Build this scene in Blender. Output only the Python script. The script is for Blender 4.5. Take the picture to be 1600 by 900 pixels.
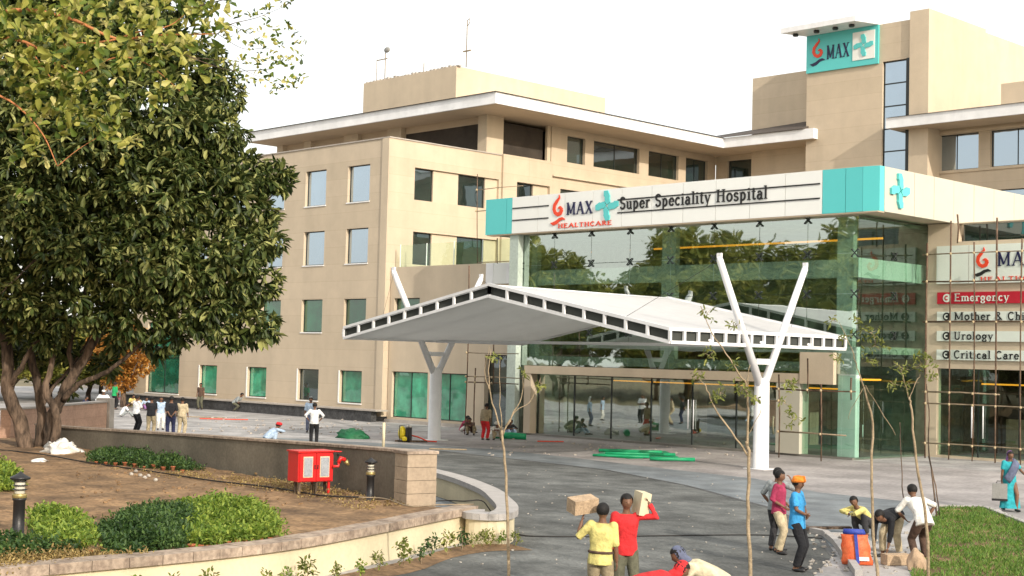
import bpy, bmesh, math, random
import numpy as np
from mathutils import Vector, Matrix, Quaternion
random.seed(7); rng = np.random.default_rng(7)
scn = bpy.context.scene
for o in list(bpy.data.objects): bpy.data.objects.remove(o)
COL = scn.collection
PI = math.pi
# ------------------------------------------------------------------ camera
CAM = Vector((0, 0, 3.75))
CR = Vector((0.7005868788, 0.7131320324, 0.0249144254))
CU = Vector((0.0173056832, -0.0518856023, 0.9985030784))
CF = Vector((-0.7133572307, 0.6991069937, 0.0486916092))
FPX = 2248.235
cd = bpy.data.cameras.new('camera'); cam = bpy.data.objects.new('camera', cd); COL.objects.link(cam)
cam.matrix_world = Matrix(((CR.x, CU.x, -CF.x, 0), (CR.y, CU.y, -CF.y, 0), (CR.z, CU.z, -CF.z, CAM.z), (0, 0, 0, 1)))
cd.sensor_width = 36; cd.lens = FPX / 1600 * 36; cd.clip_start = .1; cd.clip_end = 3000
scn.camera = cam
# ------------------------------------------------------------------ light
SUN_AZ, SUN_EL = math.radians(-14), math.radians(24)      # azimuth measured from +X towards +Y
sdir = Vector((math.cos(SUN_EL) * math.cos(SUN_AZ), math.cos(SUN_EL) * math.sin(SUN_AZ), math.sin(SUN_EL)))
W = bpy.data.worlds.new('World'); scn.world = W; W.use_nodes = True
nt = W.node_tree; bg = nt.nodes['Background']
sky = nt.nodes.new('ShaderNodeTexSky'); sky.sky_type = 'NISHITA'; sky.sun_disc = False
sky.sun_elevation = SUN_EL; sky.sun_rotation = math.atan2(sdir.x, sdir.y)
sky.air_density = 1.0; sky.dust_density = 5.0; sky.ozone_density = 1.0
hz = nt.nodes.new('ShaderNodeMixRGB'); hz.inputs[0].default_value = .55; hz.inputs[2].default_value = (10.2, 9.9, 9.1, 1)
nt.links.new(sky.outputs[0], hz.inputs[1]); nt.links.new(hz.outputs[0], bg.inputs[0])
bg.inputs[1].default_value = .135
sd = bpy.data.lights.new('sun', 'SUN'); sun = bpy.data.objects.new('sun', sd); COL.objects.link(sun)
sd.energy = 2.6; sd.angle = math.radians(.6); sd.color = (1, .91, .78)
sun.rotation_euler = sdir.to_track_quat('Z', 'Y').to_euler(); sun.location = (20, 0, 40)
scn.view_settings.view_transform = 'Standard'; scn.view_settings.look = 'None'
scn.view_settings.exposure = .55; scn.view_settings.gamma = 1
# ------------------------------------------------------------------ measuring helpers
def ray(px, py):
    return CR * (px - 800) + CU * (450 - py) + CF * FPX
def spot(px, py, z=0.0):
    r = ray(px, py); return CAM + r * ((z - CAM.z) / r.z)
def deep(px, py, d):
    return CAM + ray(px, py) * (d / FPX)
# ------------------------------------------------------------------ materials
M = {}
def newmat(name):
    m = bpy.data.materials.new(name); m.use_nodes = True; M[name] = m
    return m, m.node_tree.nodes, m.node_tree.links, m.node_tree.nodes['Principled BSDF']
def mat(name, col, rough=.7, var=.12, scale=3.0, bump=.1, fine=40.0, col2=None, metal=0, spec=.4, stain=0, brick=None, stretch=None):
    m, N, L, b = newmat(name)
    geo = N.new('ShaderNodeNewGeometry')
    pos = geo.outputs['Position']
    if stretch:
        vm = N.new('ShaderNodeVectorMath'); vm.operation = 'MULTIPLY'; vm.inputs[1].default_value = stretch
        L.new(pos, vm.inputs[0]); pos = vm.outputs[0]
    n1 = N.new('ShaderNodeTexNoise'); n1.inputs['Scale'].default_value = scale; n1.inputs['Detail'].default_value = 6; n1.inputs['Roughness'].default_value = .6
    n2 = N.new('ShaderNodeTexNoise'); n2.inputs['Scale'].default_value = fine; n2.inputs['Detail'].default_value = 3
    L.new(pos, n1.inputs['Vector']); L.new(pos, n2.inputs['Vector'])
    r = N.new('ShaderNodeValToRGB'); r.color_ramp.elements[0].position = .3; r.color_ramp.elements[1].position = .7
    c2 = col2 or tuple(min(1, c * (1 + var)) for c in col)
    r.color_ramp.elements[0].color = tuple(c * (1 - var) for c in col) + (1,)
    r.color_ramp.elements[1].color = tuple(c2) + (1,)
    L.new(n1.outputs[0], r.inputs[0]); out = r.outputs[0]
    mx = N.new('ShaderNodeMixRGB'); mx.blend_type = 'MULTIPLY'; mx.inputs[0].default_value = min(1, var * 2.5)
    rr = N.new('ShaderNodeValToRGB'); rr.color_ramp.elements[0].position = .35; rr.color_ramp.elements[0].color = (.55, .55, .55, 1); rr.color_ramp.elements[1].position = .6
    L.new(n2.outputs[0], rr.inputs[0]); L.new(out, mx.inputs[1]); L.new(rr.outputs[0], mx.inputs[2]); out = mx.outputs[0]
    if stain:
        s = N.new('ShaderNodeTexNoise'); s.inputs['Scale'].default_value = .35; s.inputs['Detail'].default_value = 8
        vs = N.new('ShaderNodeVectorMath'); vs.operation = 'MULTIPLY'; vs.inputs[1].default_value = (2.2, 2.2, .2) if not stretch else (1, 1, 1)
        L.new(geo.outputs['Position'], vs.inputs[0]); L.new(vs.outputs[0], s.inputs['Vector'])
        sr = N.new('ShaderNodeValToRGB'); sr.color_ramp.elements[0].position = .38; sr.color_ramp.elements[0].color = (1 - stain,) * 3 + (1,); sr.color_ramp.elements[1].position = .62
        L.new(s.outputs[0], sr.inputs[0])
        m3 = N.new('ShaderNodeMixRGB'); m3.blend_type = 'MULTIPLY'; m3.inputs[0].default_value = 1
        L.new(out, m3.inputs[1]); L.new(sr.outputs[0], m3.inputs[2]); out = m3.outputs[0]
    if brick:
        sx = N.new('ShaderNodeSeparateXYZ'); L.new(geo.outputs['Position'], sx.inputs[0])
        ad = N.new('ShaderNodeMath'); L.new(sx.outputs[0], ad.inputs[0]); L.new(sx.outputs[1], ad.inputs[1])
        cb = N.new('ShaderNodeCombineXYZ'); L.new(ad.outputs[0], cb.inputs[0]); L.new(sx.outputs[2], cb.inputs[1])
        bt = N.new('ShaderNodeTexBrick'); bt.offset = 0 if len(brick) > 2 else .5
        bt.inputs['Scale'].default_value = 1; bt.inputs['Brick Width'].default_value = brick[0]; bt.inputs['Row Height'].default_value = brick[1]
        bt.inputs['Mortar Size'].default_value = .012; bt.inputs['Mortar Smooth'].default_value = .3
        bt.inputs['Color1'].default_value = (1, 1, 1, 1); bt.inputs['Color2'].default_value = (.94, .94, .93, 1); bt.inputs['Mortar'].default_value = (.84, .82, .8, 1)
        L.new(cb.outputs[0], bt.inputs['Vector'])
        m4 = N.new('ShaderNodeMixRGB'); m4.blend_type = 'MULTIPLY'; m4.inputs[0].default_value = 1
        L.new(out, m4.inputs[1]); L.new(bt.outputs[0], m4.inputs[2]); out = m4.outputs[0]
    L.new(out, b.inputs['Base Color'])
    b.inputs['Roughness'].default_value = rough; b.inputs['Metallic'].default_value = metal
    b.inputs['Specular IOR Level'].default_value = spec
    if bump:
        bp = N.new('ShaderNodeBump'); bp.inputs['Strength'].default_value = bump; bp.inputs['Distance'].default_value = .03
        ma = N.new('ShaderNodeMath'); ma.operation = 'ADD'; L.new(n1.outputs[0], ma.inputs[0]); L.new(n2.outputs[0], ma.inputs[1])
        L.new(ma.outputs[0], bp.inputs['Height']); L.new(bp.outputs[0], b.inputs['Normal'])
    return m
def leafmat(name, cols, trans=.35, rough=.5, clump=.9):
    m, N, L, b = newmat(name)
    geo = N.new('ShaderNodeNewGeometry')
    n = N.new('ShaderNodeTexNoise'); n.inputs['Scale'].default_value = clump; n.inputs['Detail'].default_value = 2
    L.new(geo.outputs['Position'], n.inputs['Vector'])
    oi = N.new('ShaderNodeObjectInfo')
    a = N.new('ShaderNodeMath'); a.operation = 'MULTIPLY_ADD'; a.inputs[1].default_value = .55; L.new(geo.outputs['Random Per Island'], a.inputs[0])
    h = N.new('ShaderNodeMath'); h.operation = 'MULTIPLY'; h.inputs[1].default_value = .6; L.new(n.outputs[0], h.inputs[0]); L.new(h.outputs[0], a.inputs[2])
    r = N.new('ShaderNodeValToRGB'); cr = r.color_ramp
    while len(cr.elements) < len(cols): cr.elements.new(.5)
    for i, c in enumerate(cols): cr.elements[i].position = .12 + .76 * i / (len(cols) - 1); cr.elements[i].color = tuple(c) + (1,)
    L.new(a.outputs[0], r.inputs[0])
    L.new(r.outputs[0], b.inputs['Base Color']); b.inputs['Roughness'].default_value = rough; b.inputs['Specular IOR Level'].default_value = .35
    t = N.new('ShaderNodeBsdfTranslucent'); L.new(r.outputs[0], t.inputs[0])
    mx = N.new('ShaderNodeMixShader'); mx.inputs[0].default_value = trans
    L.new(b.outputs[0], mx.inputs[1]); L.new(t.outputs[0], mx.inputs[2]); L.new(mx.outputs[0], N['Material Output'].inputs[0])
    return m
def glassmat(name, tint, refl, gloss=(.9, .95, .92), wob=.02, solid=None):
    """coated glazing: mirror share + either see-through tint or an opaque film"""
    m, N, L, b = newmat(name)
    g = N.new('ShaderNodeBsdfGlossy'); g.inputs['Roughness'].default_value = .015; g.inputs['Color'].default_value = tuple(gloss) + (1,)
    geo = N.new('ShaderNodeNewGeometry'); n = N.new('ShaderNodeTexNoise'); n.inputs['Scale'].default_value = .9; n.inputs['Detail'].default_value = 1
    L.new(geo.outputs['Position'], n.inputs['Vector'])
    bp = N.new('ShaderNodeBump'); bp.inputs['Strength'].default_value = wob; bp.inputs['Distance'].default_value = .3
    L.new(n.outputs[0], bp.inputs['Height']); L.new(bp.outputs[0], g.inputs['Normal'])
    if solid:
        n3 = N.new('ShaderNodeTexNoise'); n3.inputs['Scale'].default_value = 1.3; n3.inputs['Detail'].default_value = 5
        L.new(geo.outputs['Position'], n3.inputs['Vector'])
        r = N.new('ShaderNodeValToRGB'); r.color_ramp.elements[0].position = .35; r.color_ramp.elements[1].position = .68
        r.color_ramp.elements[0].color = tuple(c * .6 for c in tint) + (1,); r.color_ramp.elements[1].color = tuple(min(1, c * 1.3) for c in tint) + (1,)
        oi = N.new('ShaderNodeObjectInfo'); mr = N.new('ShaderNodeMapRange'); mr.inputs[3].default_value = .45; mr.inputs[4].default_value = 1.5; L.new(oi.outputs['Random'], mr.inputs[0]); vv = N.new('ShaderNodeVectorMath'); vv.operation = 'SCALE'
        L.new(n3.outputs[0], r.inputs[0]); L.new(r.outputs[0], vv.inputs[0]); L.new(mr.outputs[0], vv.inputs['Scale']); L.new(vv.outputs[0], b.inputs['Base Color']); b.inputs['Roughness'].default_value = .25
        base = b
    else:
        base = N.new('ShaderNodeBsdfTransparent'); base.inputs[0].default_value = tuple(tint) + (1,)
    fr = N.new('ShaderNodeFresnel'); fr.inputs[0].default_value = 1.5
    ad = N.new('ShaderNodeMath'); ad.operation = 'ADD'; ad.inputs[1].default_value = refl; ad.use_clamp = True; L.new(fr.outputs[0], ad.inputs[0])
    inv = N.new('ShaderNodeMath'); inv.operation = 'SUBTRACT'; inv.inputs[0].default_value = 1; L.new(geo.outputs['Backfacing'], inv.inputs[1])
    ml = N.new('ShaderNodeMath'); ml.operation = 'MULTIPLY'; L.new(ad.outputs[0], ml.inputs[0]); L.new(inv.outputs[0], ml.inputs[1]); ad = ml
    mx = N.new('ShaderNodeMixShader'); L.new(ad.outputs[0], mx.inputs[0]); L.new(base.outputs[0], mx.inputs[1]); L.new(g.outputs[0], mx.inputs[2])
    L.new(mx.outputs[0], N['Material Output'].inputs[0])
    return m
def glowmat(name, col, s):
    m, N, L, b = newmat(name); b.inputs['Base Color'].default_value = tuple(col) + (1,)
    b.inputs['Emission Color'].default_value = tuple(col) + (1,); b.inputs['Emission Strength'].default_value = s
    return m
mat('tan_wall', (.55, .458, .345), .85, .05, 1.2, .05, 30, stain=.09, brick=(60.0, 1.0, 1))
mat('tan_plain', (.56, .468, .352), .85, .05, 1.2, .05, 30, stain=.09)
mat('white_paint', (.8, .8, .8), .5, .03, 2, .02)
mat('white_steel', (.8, .81, .83), .35, .06, 2, .02, stain=.1)
mat('soffit', (.5, .4, .29), .85, .05, 1, .02)
mat('slate', (.085, .07, .06), .8, .25, 4, .3, 20)
mat('dark_room', (.05, .04, .032), .9, .3, .8, .1)  # darkness of the unlit top storey put into the colour
mat('dark_frame', (.02, .025, .025), .4, .1, 3, 0)
mat('pale_green_steel', (.42, .49, .44), .6, .12, 1.0, .05, 9)
mat('turquoise', (.10, .52, .52), .35, .02, 1, 0)
mat('turquoise_deep', (.06, .48, .45), .4, .02, 1, 0)
mat('panel_white', (.76, .77, .74), .3, .02, 1, 0)
mat('panel_cream', (.52, .50, .42), .4, .03, 1, 0)
mat('sign_white', (.66, .72, .66), .5, .05, 1, 0)
mat('red_paint', (.6, .02, .02), .35, .06, 3, .02)
mat('sign_red', (.45, .012, .03), .4, .05, 3, 0)
mat('logo_red', (.72, .06, .02), .4, .02, 3, 0)
mat('navy', (.012, .014, .06), .4, .02, 3, 0)
mat('black_print', (.015, .015, .015), .5, .02, 3, 0)
mat('plinth_stone', (.07, .07, .072), .6, .45, 2.5, .3, 14)
mat('ledge_stone', (.42, .38, .34), .8, .15, 2, .1)
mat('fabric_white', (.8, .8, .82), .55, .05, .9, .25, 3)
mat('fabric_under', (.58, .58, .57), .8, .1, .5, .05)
mat('concrete', (.42, .415, .415), .85, .2, .5, .2, 9, col2=(.54, .52, .515), stain=.35)
mat('apron', (.38, .355, .35), .85, .2, .5, .2, 9, col2=(.50, .465, .455), stain=.35, stretch=(1, .5, 1))
mat('asphalt_new', (.17, .195, .215), .8, .12, .8, .3, 12, col2=(.26, .285, .30), stain=.3)
mat('asphalt', (.11, .118, .115), .92, .25, 1.3, .9, 15, col2=(.22, .228, .22), stain=.45, stretch=(.85, 1, 1))
mat('ground', (.13, .12, .06), .95, .3, .1, .1, 1.0, col2=(.24, .2, .12))
mat('soil', (.26, .155, .08), .95, .35, 1.5, .9, 10, col2=(.43, .27, .14), stain=.4)
mat('coping_stone', (.36, .27, .21), .85, .25, 3, .4, 12, col2=(.52, .42, .33), stain=.3)
mat('cream_wall', (.68, .6, .42), .85, .06, 1.0, .1, 14, stain=.15)
mat('grey_render', (.185, .162, .125), .9, .16, 1.5, .15, 14, stain=.3)
mat('beige_stone', (.36, .285, .21), .8, .12, 3, .25, 14)
mat('pink_wall', (.52, .33, .24), .85, .12, 2.5, .2, 14, brick=(.9, .35))
mat('canopy_shade', (.045, .05, .045), .8, .1, 2, 0)
mat('kerb_stone', (.40, .38, .365), .85, .12, 3, .2)
mat('bark', (.06, .042, .03), .95, .45, 3, 1, 12, col2=(.20, .14, .10), stretch=(1, 1, .3))
mat('bark_pale', (.34, .26, .16), .9, .25, 4, .5, 22, col2=(.46, .36, .24))
mat('bark_orange', (.5, .2, .08), .8, .2, 3, .3, 22)
mat('bamboo', (.085, .05, .032), .7, .3, 3, .2, 20, col2=(.2, .125, .08))
mat('bamboo_pale', (.30, .235, .16), .7, .2, 3, .2, 20)
mat('rope', (.5, .4, .25), .9, .2, 30, .2)
mat('green_plastic', (.01, .30, .13), .45, .15, 3, .1)
mat('dark_green_sheet', (.01, .13, .05), .6, .25, 2, .3)
mat('terracotta', (.36, .12, .055), .8, .15, 9, .1)
mat('black_metal', (.02, .02, .022), .4, .2, 6, .1)
mat('brass', (.42, .33, .14), .35, .2, 6, .05, metal=.6)
mat('cabinet_glass', (.33, .35, .38), .25, .15, 12, 0)
mat('lamp_glass', (.55, .53, .45), .25, .05, 6, 0)
mat('pebble', (.3, .27, .24), .9, .3, 9, .3, col2=(.6, .56, .5))
mat('cloth_white', (.72, .7, .66), .95, .1, 4, .4)
mat('cardboard', (.42, .3, .2), .85, .15, 6, .2)
mat('cement_block', (.45, .33, .22), .9, .2, 8, .4, 30)
mat('grey_box', (.26, .26, .25), .6, .1, 5, .1)
mat('yellow_paint', (.75, .6, .03), .4, .08, 6, .05)
mat('cable', (.015, .013, .012), .6, .1, 4, 0)
mat('green_film', (.03, .34, .20), .5, .15, 1, 0)
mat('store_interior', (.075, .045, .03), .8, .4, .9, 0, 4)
mat('interior_wall', (.24, .28, .22), .8, .3, .6, 0, 3)
mat('interior_floor', (.2, .19, .17), .5, .1, 1, 0)
mat('skin', (.175, .088, .052), .55, .08, 9, .05)
mat('hair', (.006, .005, .005), .7, .2, 30, .2)
leafmat('mango_leaf', [(.008, .016, .004), (.025, .045, .010), (.09, .12, .03), (.36, .37, .13)], .25, clump=1.6)  # palest stop puts sunlit leaf highlights into the colour
leafmat('light_leaf', [(.012, .025, .006), (.035, .07, .010), (.13, .19, .03), (.42, .41, .09), (.72, .66, .30)], .4, clump=1.6)  # end stops put sunlit highlights and dark gaps into the colour
leafmat('back_leaf', [(.05, .075, .012), (.18, .20, .035), (.40, .37, .09)], .4, clump=.3)
leafmat('orange_leaf', [(.16, .06, .01), (.38, .16, .03), (.58, .32, .07)], .4, clump=.5)
leafmat('lime_leaf', [(.04, .08, .01), (.14, .23, .03), (.36, .44, .08)], .4, clump=3)
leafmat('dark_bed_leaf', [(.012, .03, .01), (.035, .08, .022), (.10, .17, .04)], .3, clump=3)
leafmat('grass_blade', [(.04, .10, .015), (.10, .21, .03), (.22, .32, .07)], .3, clump=1.2)
leafmat('dry_leaf', [(.12, .08, .03), (.26, .18, .07), (.42, .32, .12)], .2, clump=2)
leafmat('sapling_leaf', [(.06, .08, .015), (.16, .19, .04), (.34, .36, .1)], .35, clump=2)
glassmat('front_glass', (.86, .95, .90), .42, (.88, .97, .93), .012)
glassmat('rail_glass', (.88, .97, .9), .03)
glassmat('side_glass', (.80, .92, .86), .09, (.86, .97, .92), .02)
glassmat('deep_green_window', (.008, .085, .04), .05, (.8, 1, .92), .03, solid=1)
glassmat('dark_window', (.006, .018, .013), .10, (.8, .92, 1.0), .02, solid=1)
glassmat('green_window', (.05, .32, .19), .07, (.8, 1, .92), .05, solid=1)
glassmat('blue_window', (.03, .05, .07), .45, (.72, .86, 1.0), .02, solid=1)
for nm_ in ('fabric_white', 'fabric_under'):       # coated fabric lets daylight glow through
    N_, L_ = M[nm_].node_tree.nodes, M[nm_].node_tree.links; t_r = N_.new('ShaderNodeBsdfTranslucent'); t_r.inputs[0].default_value = (.8, .8, .78, 1); m_x = N_.new('ShaderNodeMixShader'); m_x.inputs[0].default_value = .4
    L_.new(N_['Principled BSDF'].outputs[0], m_x.inputs[1]); L_.new(t_r.outputs[0], m_x.inputs[2]); L_.new(m_x.outputs[0], N_['Material Output'].inputs[0])
glowmat('warm_strip', (1.0, .36, .03), .9)
# ------------------------------------------------------------------ object helpers
def tag(o, label=None, cat=None, group=None, kind=None):
    if label: o['label'] = label
    if cat: o['category'] = cat
    if group: o['group'] = group
    if kind: o['kind'] = kind
    return o
def link(o, parent=None):
    COL.objects.link(o)
    if parent is not None: o.parent = parent
    return o
def root(name, loc, label, cat, group=None, rz=0):
    o = bpy.data.objects.new(name, None); o.empty_display_size = .3
    o.location = loc; o.rotation_euler = (0, 0, rz); COL.objects.link(o)
    return tag(o, label, cat, group)
def base(o):
    """world position of a (never rotated) building root"""
    p = Vector((0, 0, 0))
    while o is not None: p += o.location; o = o.parent
    return p
class MB:
    def __init__(s): s.v = []; s.f = []; s.sm = []
    def add(s, vs, fs, smooth=False):
        n = len(s.v); s.v += [tuple(v) for v in vs]; s.f += [tuple(i + n for i in f) for f in fs]; s.sm += [smooth] * len(fs); return s
    def box(s, x0, x1, y0, y1, z0, z1):
        return s.add([(x0, y0, z0), (x1, y0, z0), (x1, y1, z0), (x0, y1, z0), (x0, y0, z1), (x1, y0, z1), (x1, y1, z1), (x0, y1, z1)],
                     [(0, 3, 2, 1), (4, 5, 6, 7), (0, 1, 5, 4), (1, 2, 6, 5), (2, 3, 7, 6), (3, 0, 4, 7)])
    def obox(s, c, ax, ay, az, hx, hy, hz):
        """oriented box, centre c, unit axes, half sizes"""
        c = Vector(c); ax, ay, az = Vector(ax).normalized() * hx, Vector(ay).normalized() * hy, Vector(az).normalized() * hz
        vs = [c + ax * i + ay * j + az * k for k in (-1, 1) for i, j in ((-1, -1), (1, -1), (1, 1), (-1, 1))]
        return s.add(vs, [(0, 3, 2, 1), (4, 5, 6, 7), (0, 1, 5, 4), (1, 2, 6, 5), (2, 3, 7, 6), (3, 0, 4, 7)])
    def prism(s, poly, z0, z1):
        n = len(poly)
        g = lambda z, i: z[i] if isinstance(z, (list, tuple)) else z
        vs = [(p[0], p[1], g(z0, i)) for i, p in enumerate(poly)] + [(p[0], p[1], g(z1, i)) for i, p in enumerate(poly)]
        return s.add(vs, [tuple(range(n))[::-1], tuple(range(n, 2 * n))] + [(i, (i + 1) % n, n + (i + 1) % n, n + i) for i in range(n)])
    def tube(s, pts, rad, n=8, smooth=True, cap=True):
        pts = [Vector(p) for p in pts]
        if not isinstance(rad, (list, tuple)): rad = [rad] * len(pts)
        vs = []; up = None
        for i, p in enumerate(pts):
            t = (pts[min(i + 1, len(pts) - 1)] - pts[max(i - 1, 0)])
            if t.length < 1e-9: t = Vector((0, 0, 1))
            t.normalize()
            if up is None:
                a = Vector((1, 0, 0)) if abs(t.x) < .8 else Vector((0, 1, 0)); up = t.cross(a).normalized()
            up = (up - t * up.dot(t)); up = up.normalized() if up.length > 1e-6 else t.orthogonal().normalized()
            w = t.cross(up)
            for k in range(n):
                a = 2 * PI * k / n; vs.append(p + (up * math.cos(a) + w * math.sin(a)) * rad[i])
        fs = [(i * n + k, i * n + (k + 1) % n, (i + 1) * n + (k + 1) % n, (i + 1) * n + k) for i in range(len(pts) - 1) for k in range(n)]
        s.add(vs, fs, smooth)
        if cap:
            m = len(s.v) - len(vs); s.f += [tuple(m + k for k in range(n))[::-1], tuple(m + (len(pts) - 1) * n + k for k in range(n))]; s.sm += [False, False]
        return s
    def ell(s, c, r, axes=None, nu=12, nv=8, wob=0, seed=0):
        c = Vector(c); A = axes or (Vector((1, 0, 0)), Vector((0, 1, 0)), Vector((0, 0, 1))); rn = random.Random(seed)
        vs = []
        for j in range(nv + 1):
            th = PI * j / nv
            for i in range(nu):
                ph = 2 * PI * i / nu; k = 1 + (rn.uniform(-wob, wob) if wob and 0 < j < nv else 0)
                vs.append(c + (A[0] * (r[0] * math.sin(th) * math.cos(ph)) + A[1] * (r[1] * math.sin(th) * math.sin(ph)) + A[2] * (r[2] * math.cos(th))) * k)
        return s.add(vs, [(j * nu + i, (j + 1) * nu + i, (j + 1) * nu + (i + 1) % nu, j * nu + (i + 1) % nu) for j in range(nv) for i in range(nu)], True)
    def lathe(s, c, prof, n=16):
        c = Vector(c); vs = [c + Vector((r * math.cos(2 * PI * k / n), r * math.sin(2 * PI * k / n), z)) for r, z in prof for k in range(n)]
        m = len(prof)
        s.add(vs, [(i * n + k, i * n + (k + 1) % n, (i + 1) * n + (k + 1) % n, (i + 1) * n + k) for i in range(m - 1) for k in range(n)], True)
        q = len(s.v) - len(vs); s.f += [tuple(q + k for k in range(n))[::-1], tuple(q + (m - 1) * n + k for k in range(n))]; s.sm += [False] * 2
        return s
    def mesh(s, name, material=None, off=None):
        me = bpy.data.meshes.new(name)
        vs = s.v if off is None else [(v[0] - off[0], v[1] - off[1], v[2] - off[2]) for v in s.v]
        me.from_pydata(vs, [], s.f); me.polygons.foreach_set('use_smooth', s.sm)
        if material: me.materials.append(M[material])
        me.update(); return me
    def build(s, name, material, parent=None, local=False):
        off = None
        if parent is not None and not local: off = base(parent)
        return link(bpy.data.objects.new(name, s.mesh(name, material, off)), parent)
    def thing(s, name, material, label, cat, group=None, kind=None):
        """a top-level thing that is one mesh, its origin at its base"""
        a = np.array(s.v); off = ((a[:, 0].min() + a[:, 0].max()) / 2, (a[:, 1].min() + a[:, 1].max()) / 2, a[:, 2].min())
        o = bpy.data.objects.new(name, s.mesh(name, material, off)); o.location = off
        return tag(link(o), label, cat, group, kind)
def recalc(me):
    bm = bmesh.new(); bm.from_mesh(me); bmesh.ops.recalc_face_normals(bm, faces=bm.faces[:]); bm.to_mesh(me); bm.free()
def struct(name, mb, material):
    return tag(mb.build(name, material), kind='structure')
def sheet(name, poly, z, material):
    b = MB(); b.add([(p[0], p[1], z) for p in poly], [tuple(range(len(poly)))])
    o = struct(name, b, material)
    bm = bmesh.new(); bm.from_mesh(o.data); bmesh.ops.recalc_face_normals(bm, faces=bm.faces[:])
    if bm.faces[:] and bm.faces[0].normal.z < 0: bmesh.ops.reverse_faces(bm, faces=bm.faces[:])
    bmesh.ops.triangulate(bm, faces=bm.faces[:]); bm.to_mesh(o.data); bm.free(); return o
def wall(axis, c, thick, u0, u1, z0, z1, holes=()):
    """wall slab with openings; axis 'Y': front face on plane y=c looking to -Y; 'X': front on x=c looking to +X"""
    us = sorted({u0, u1} | {u for h in holes for u in h[:2] if u0 < u < u1}); zs = sorted({z0, z1} | {z for h in holes for z in h[2:4] if z0 < z < z1})
    b = MB(); back = c + thick if axis == 'Y' else c - thick
    P = (lambda u, d, z: (u, d, z)) if axis == 'Y' else (lambda u, d, z: (d, u, z))
    solid = lambda i, j: 0 <= i < len(us) - 1 and 0 <= j < len(zs) - 1 and not any(h[0] - 1e-6 <= (us[i] + us[i + 1]) / 2 <= h[1] + 1e-6 and h[2] - 1e-6 <= (zs[j] + zs[j + 1]) / 2 <= h[3] + 1e-6 for h in holes)
    for i in range(len(us) - 1):
        for j in range(len(zs) - 1):
            if not solid(i, j): continue
            a, d, e, f = us[i], us[i + 1], zs[j], zs[j + 1]
            b.add([P(a, c, e), P(d, c, e), P(d, c, f), P(a, c, f)], [(0, 1, 2, 3)]); b.add([P(a, back, e), P(d, back, e), P(d, back, f), P(a, back, f)], [(3, 2, 1, 0)])
            if not solid(i - 1, j): b.add([P(a, c, e), P(a, c, f), P(a, back, f), P(a, back, e)], [(0, 1, 2, 3)])
            if not solid(i + 1, j): b.add([P(d, c, e), P(d, back, e), P(d, back, f), P(d, c, f)], [(0, 1, 2, 3)])
            if not solid(i, j - 1): b.add([P(a, c, e), P(a, back, e), P(d, back, e), P(d, c, e)], [(0, 1, 2, 3)])
            if not solid(i, j + 1): b.add([P(a, c, f), P(d, c, f), P(d, back, f), P(a, back, f)], [(0, 1, 2, 3)])
    return b
WC = {}
def window(parent, axis, c, u0, u1, z0, z1, glass='dark_window', inset=.2, nx=1, nz=1, fr='dark_frame', bar=.05, label=None):
    """framed window set in an opening: frame > pane(s); equal sizes share their meshes"""
    w, h = round(u1 - u0, 2), round(z1 - z0, 2); key = (axis, w, h, glass, nx, nz, fr)
    if key not in WC:
        A = (lambda a, b_, d0, d1, e, f: (a, b_, d0, d1, e, f)) if axis == 'Y' else (lambda a, b_, d0, d1, e, f: (-d1, -d0, a, b_, e, f))
        F = MB()
        for i in range(nx + 1):
            x = w * i / nx; a = min(max(x - bar / 2, 0), w - bar); F.box(*A(a, a + bar, 0, .08, 0, h))
        for j in range(nz + 1):
            z = h * j / nz; a = min(max(z - bar / 2, 0), h - bar)
            for i in range(nx):
                x0 = bar if i == 0 else w * i / nx + bar / 2; x1 = w - bar if i == nx - 1 else w * (i + 1) / nx - bar / 2
                F.box(*A(x0, x1, .003, .077, a, a + bar))
        G = MB().box(*A(0, w / nx - bar, .03, .045, 0, h / nz - bar))
        WC[key] = (F.mesh('window_frame', fr), G.mesh('pane', glass))
    fm, gm = WC[key]; bp = base(parent)
    o = link(bpy.data.objects.new('window', fm), parent)
    o.location = (u0 - bp.x, c + inset - bp.y, z0 - bp.z) if axis == 'Y' else (c - inset - bp.x, u0 - bp.y, z0 - bp.z)
    if label: o['label'] = label
    for i in range(nx):
        for j in range(nz):
            p = link(bpy.data.objects.new('pane', gm), o); u = w * i / nx + (bar / 2 if i or nx == 1 else bar / 2); z = h * j / nz + bar / 2
            p.location = (u, 0, z) if axis == 'Y' else (0, u, z)
    return o
PENDING = []     # objects whose remesh modifiers are turned into plain meshes in one go
def bake_pending():
    dg = bpy.context.evaluated_depsgraph_get(); dg.update()
    done = [(o, bpy.data.meshes.new_from_object(o.evaluated_get(dg))) for o in PENDING]
    for o, me in done:
        o.modifiers.clear(); o.data = me; me.polygons.foreach_set('use_smooth', [True] * len(me.polygons))
    PENDING.clear()
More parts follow.
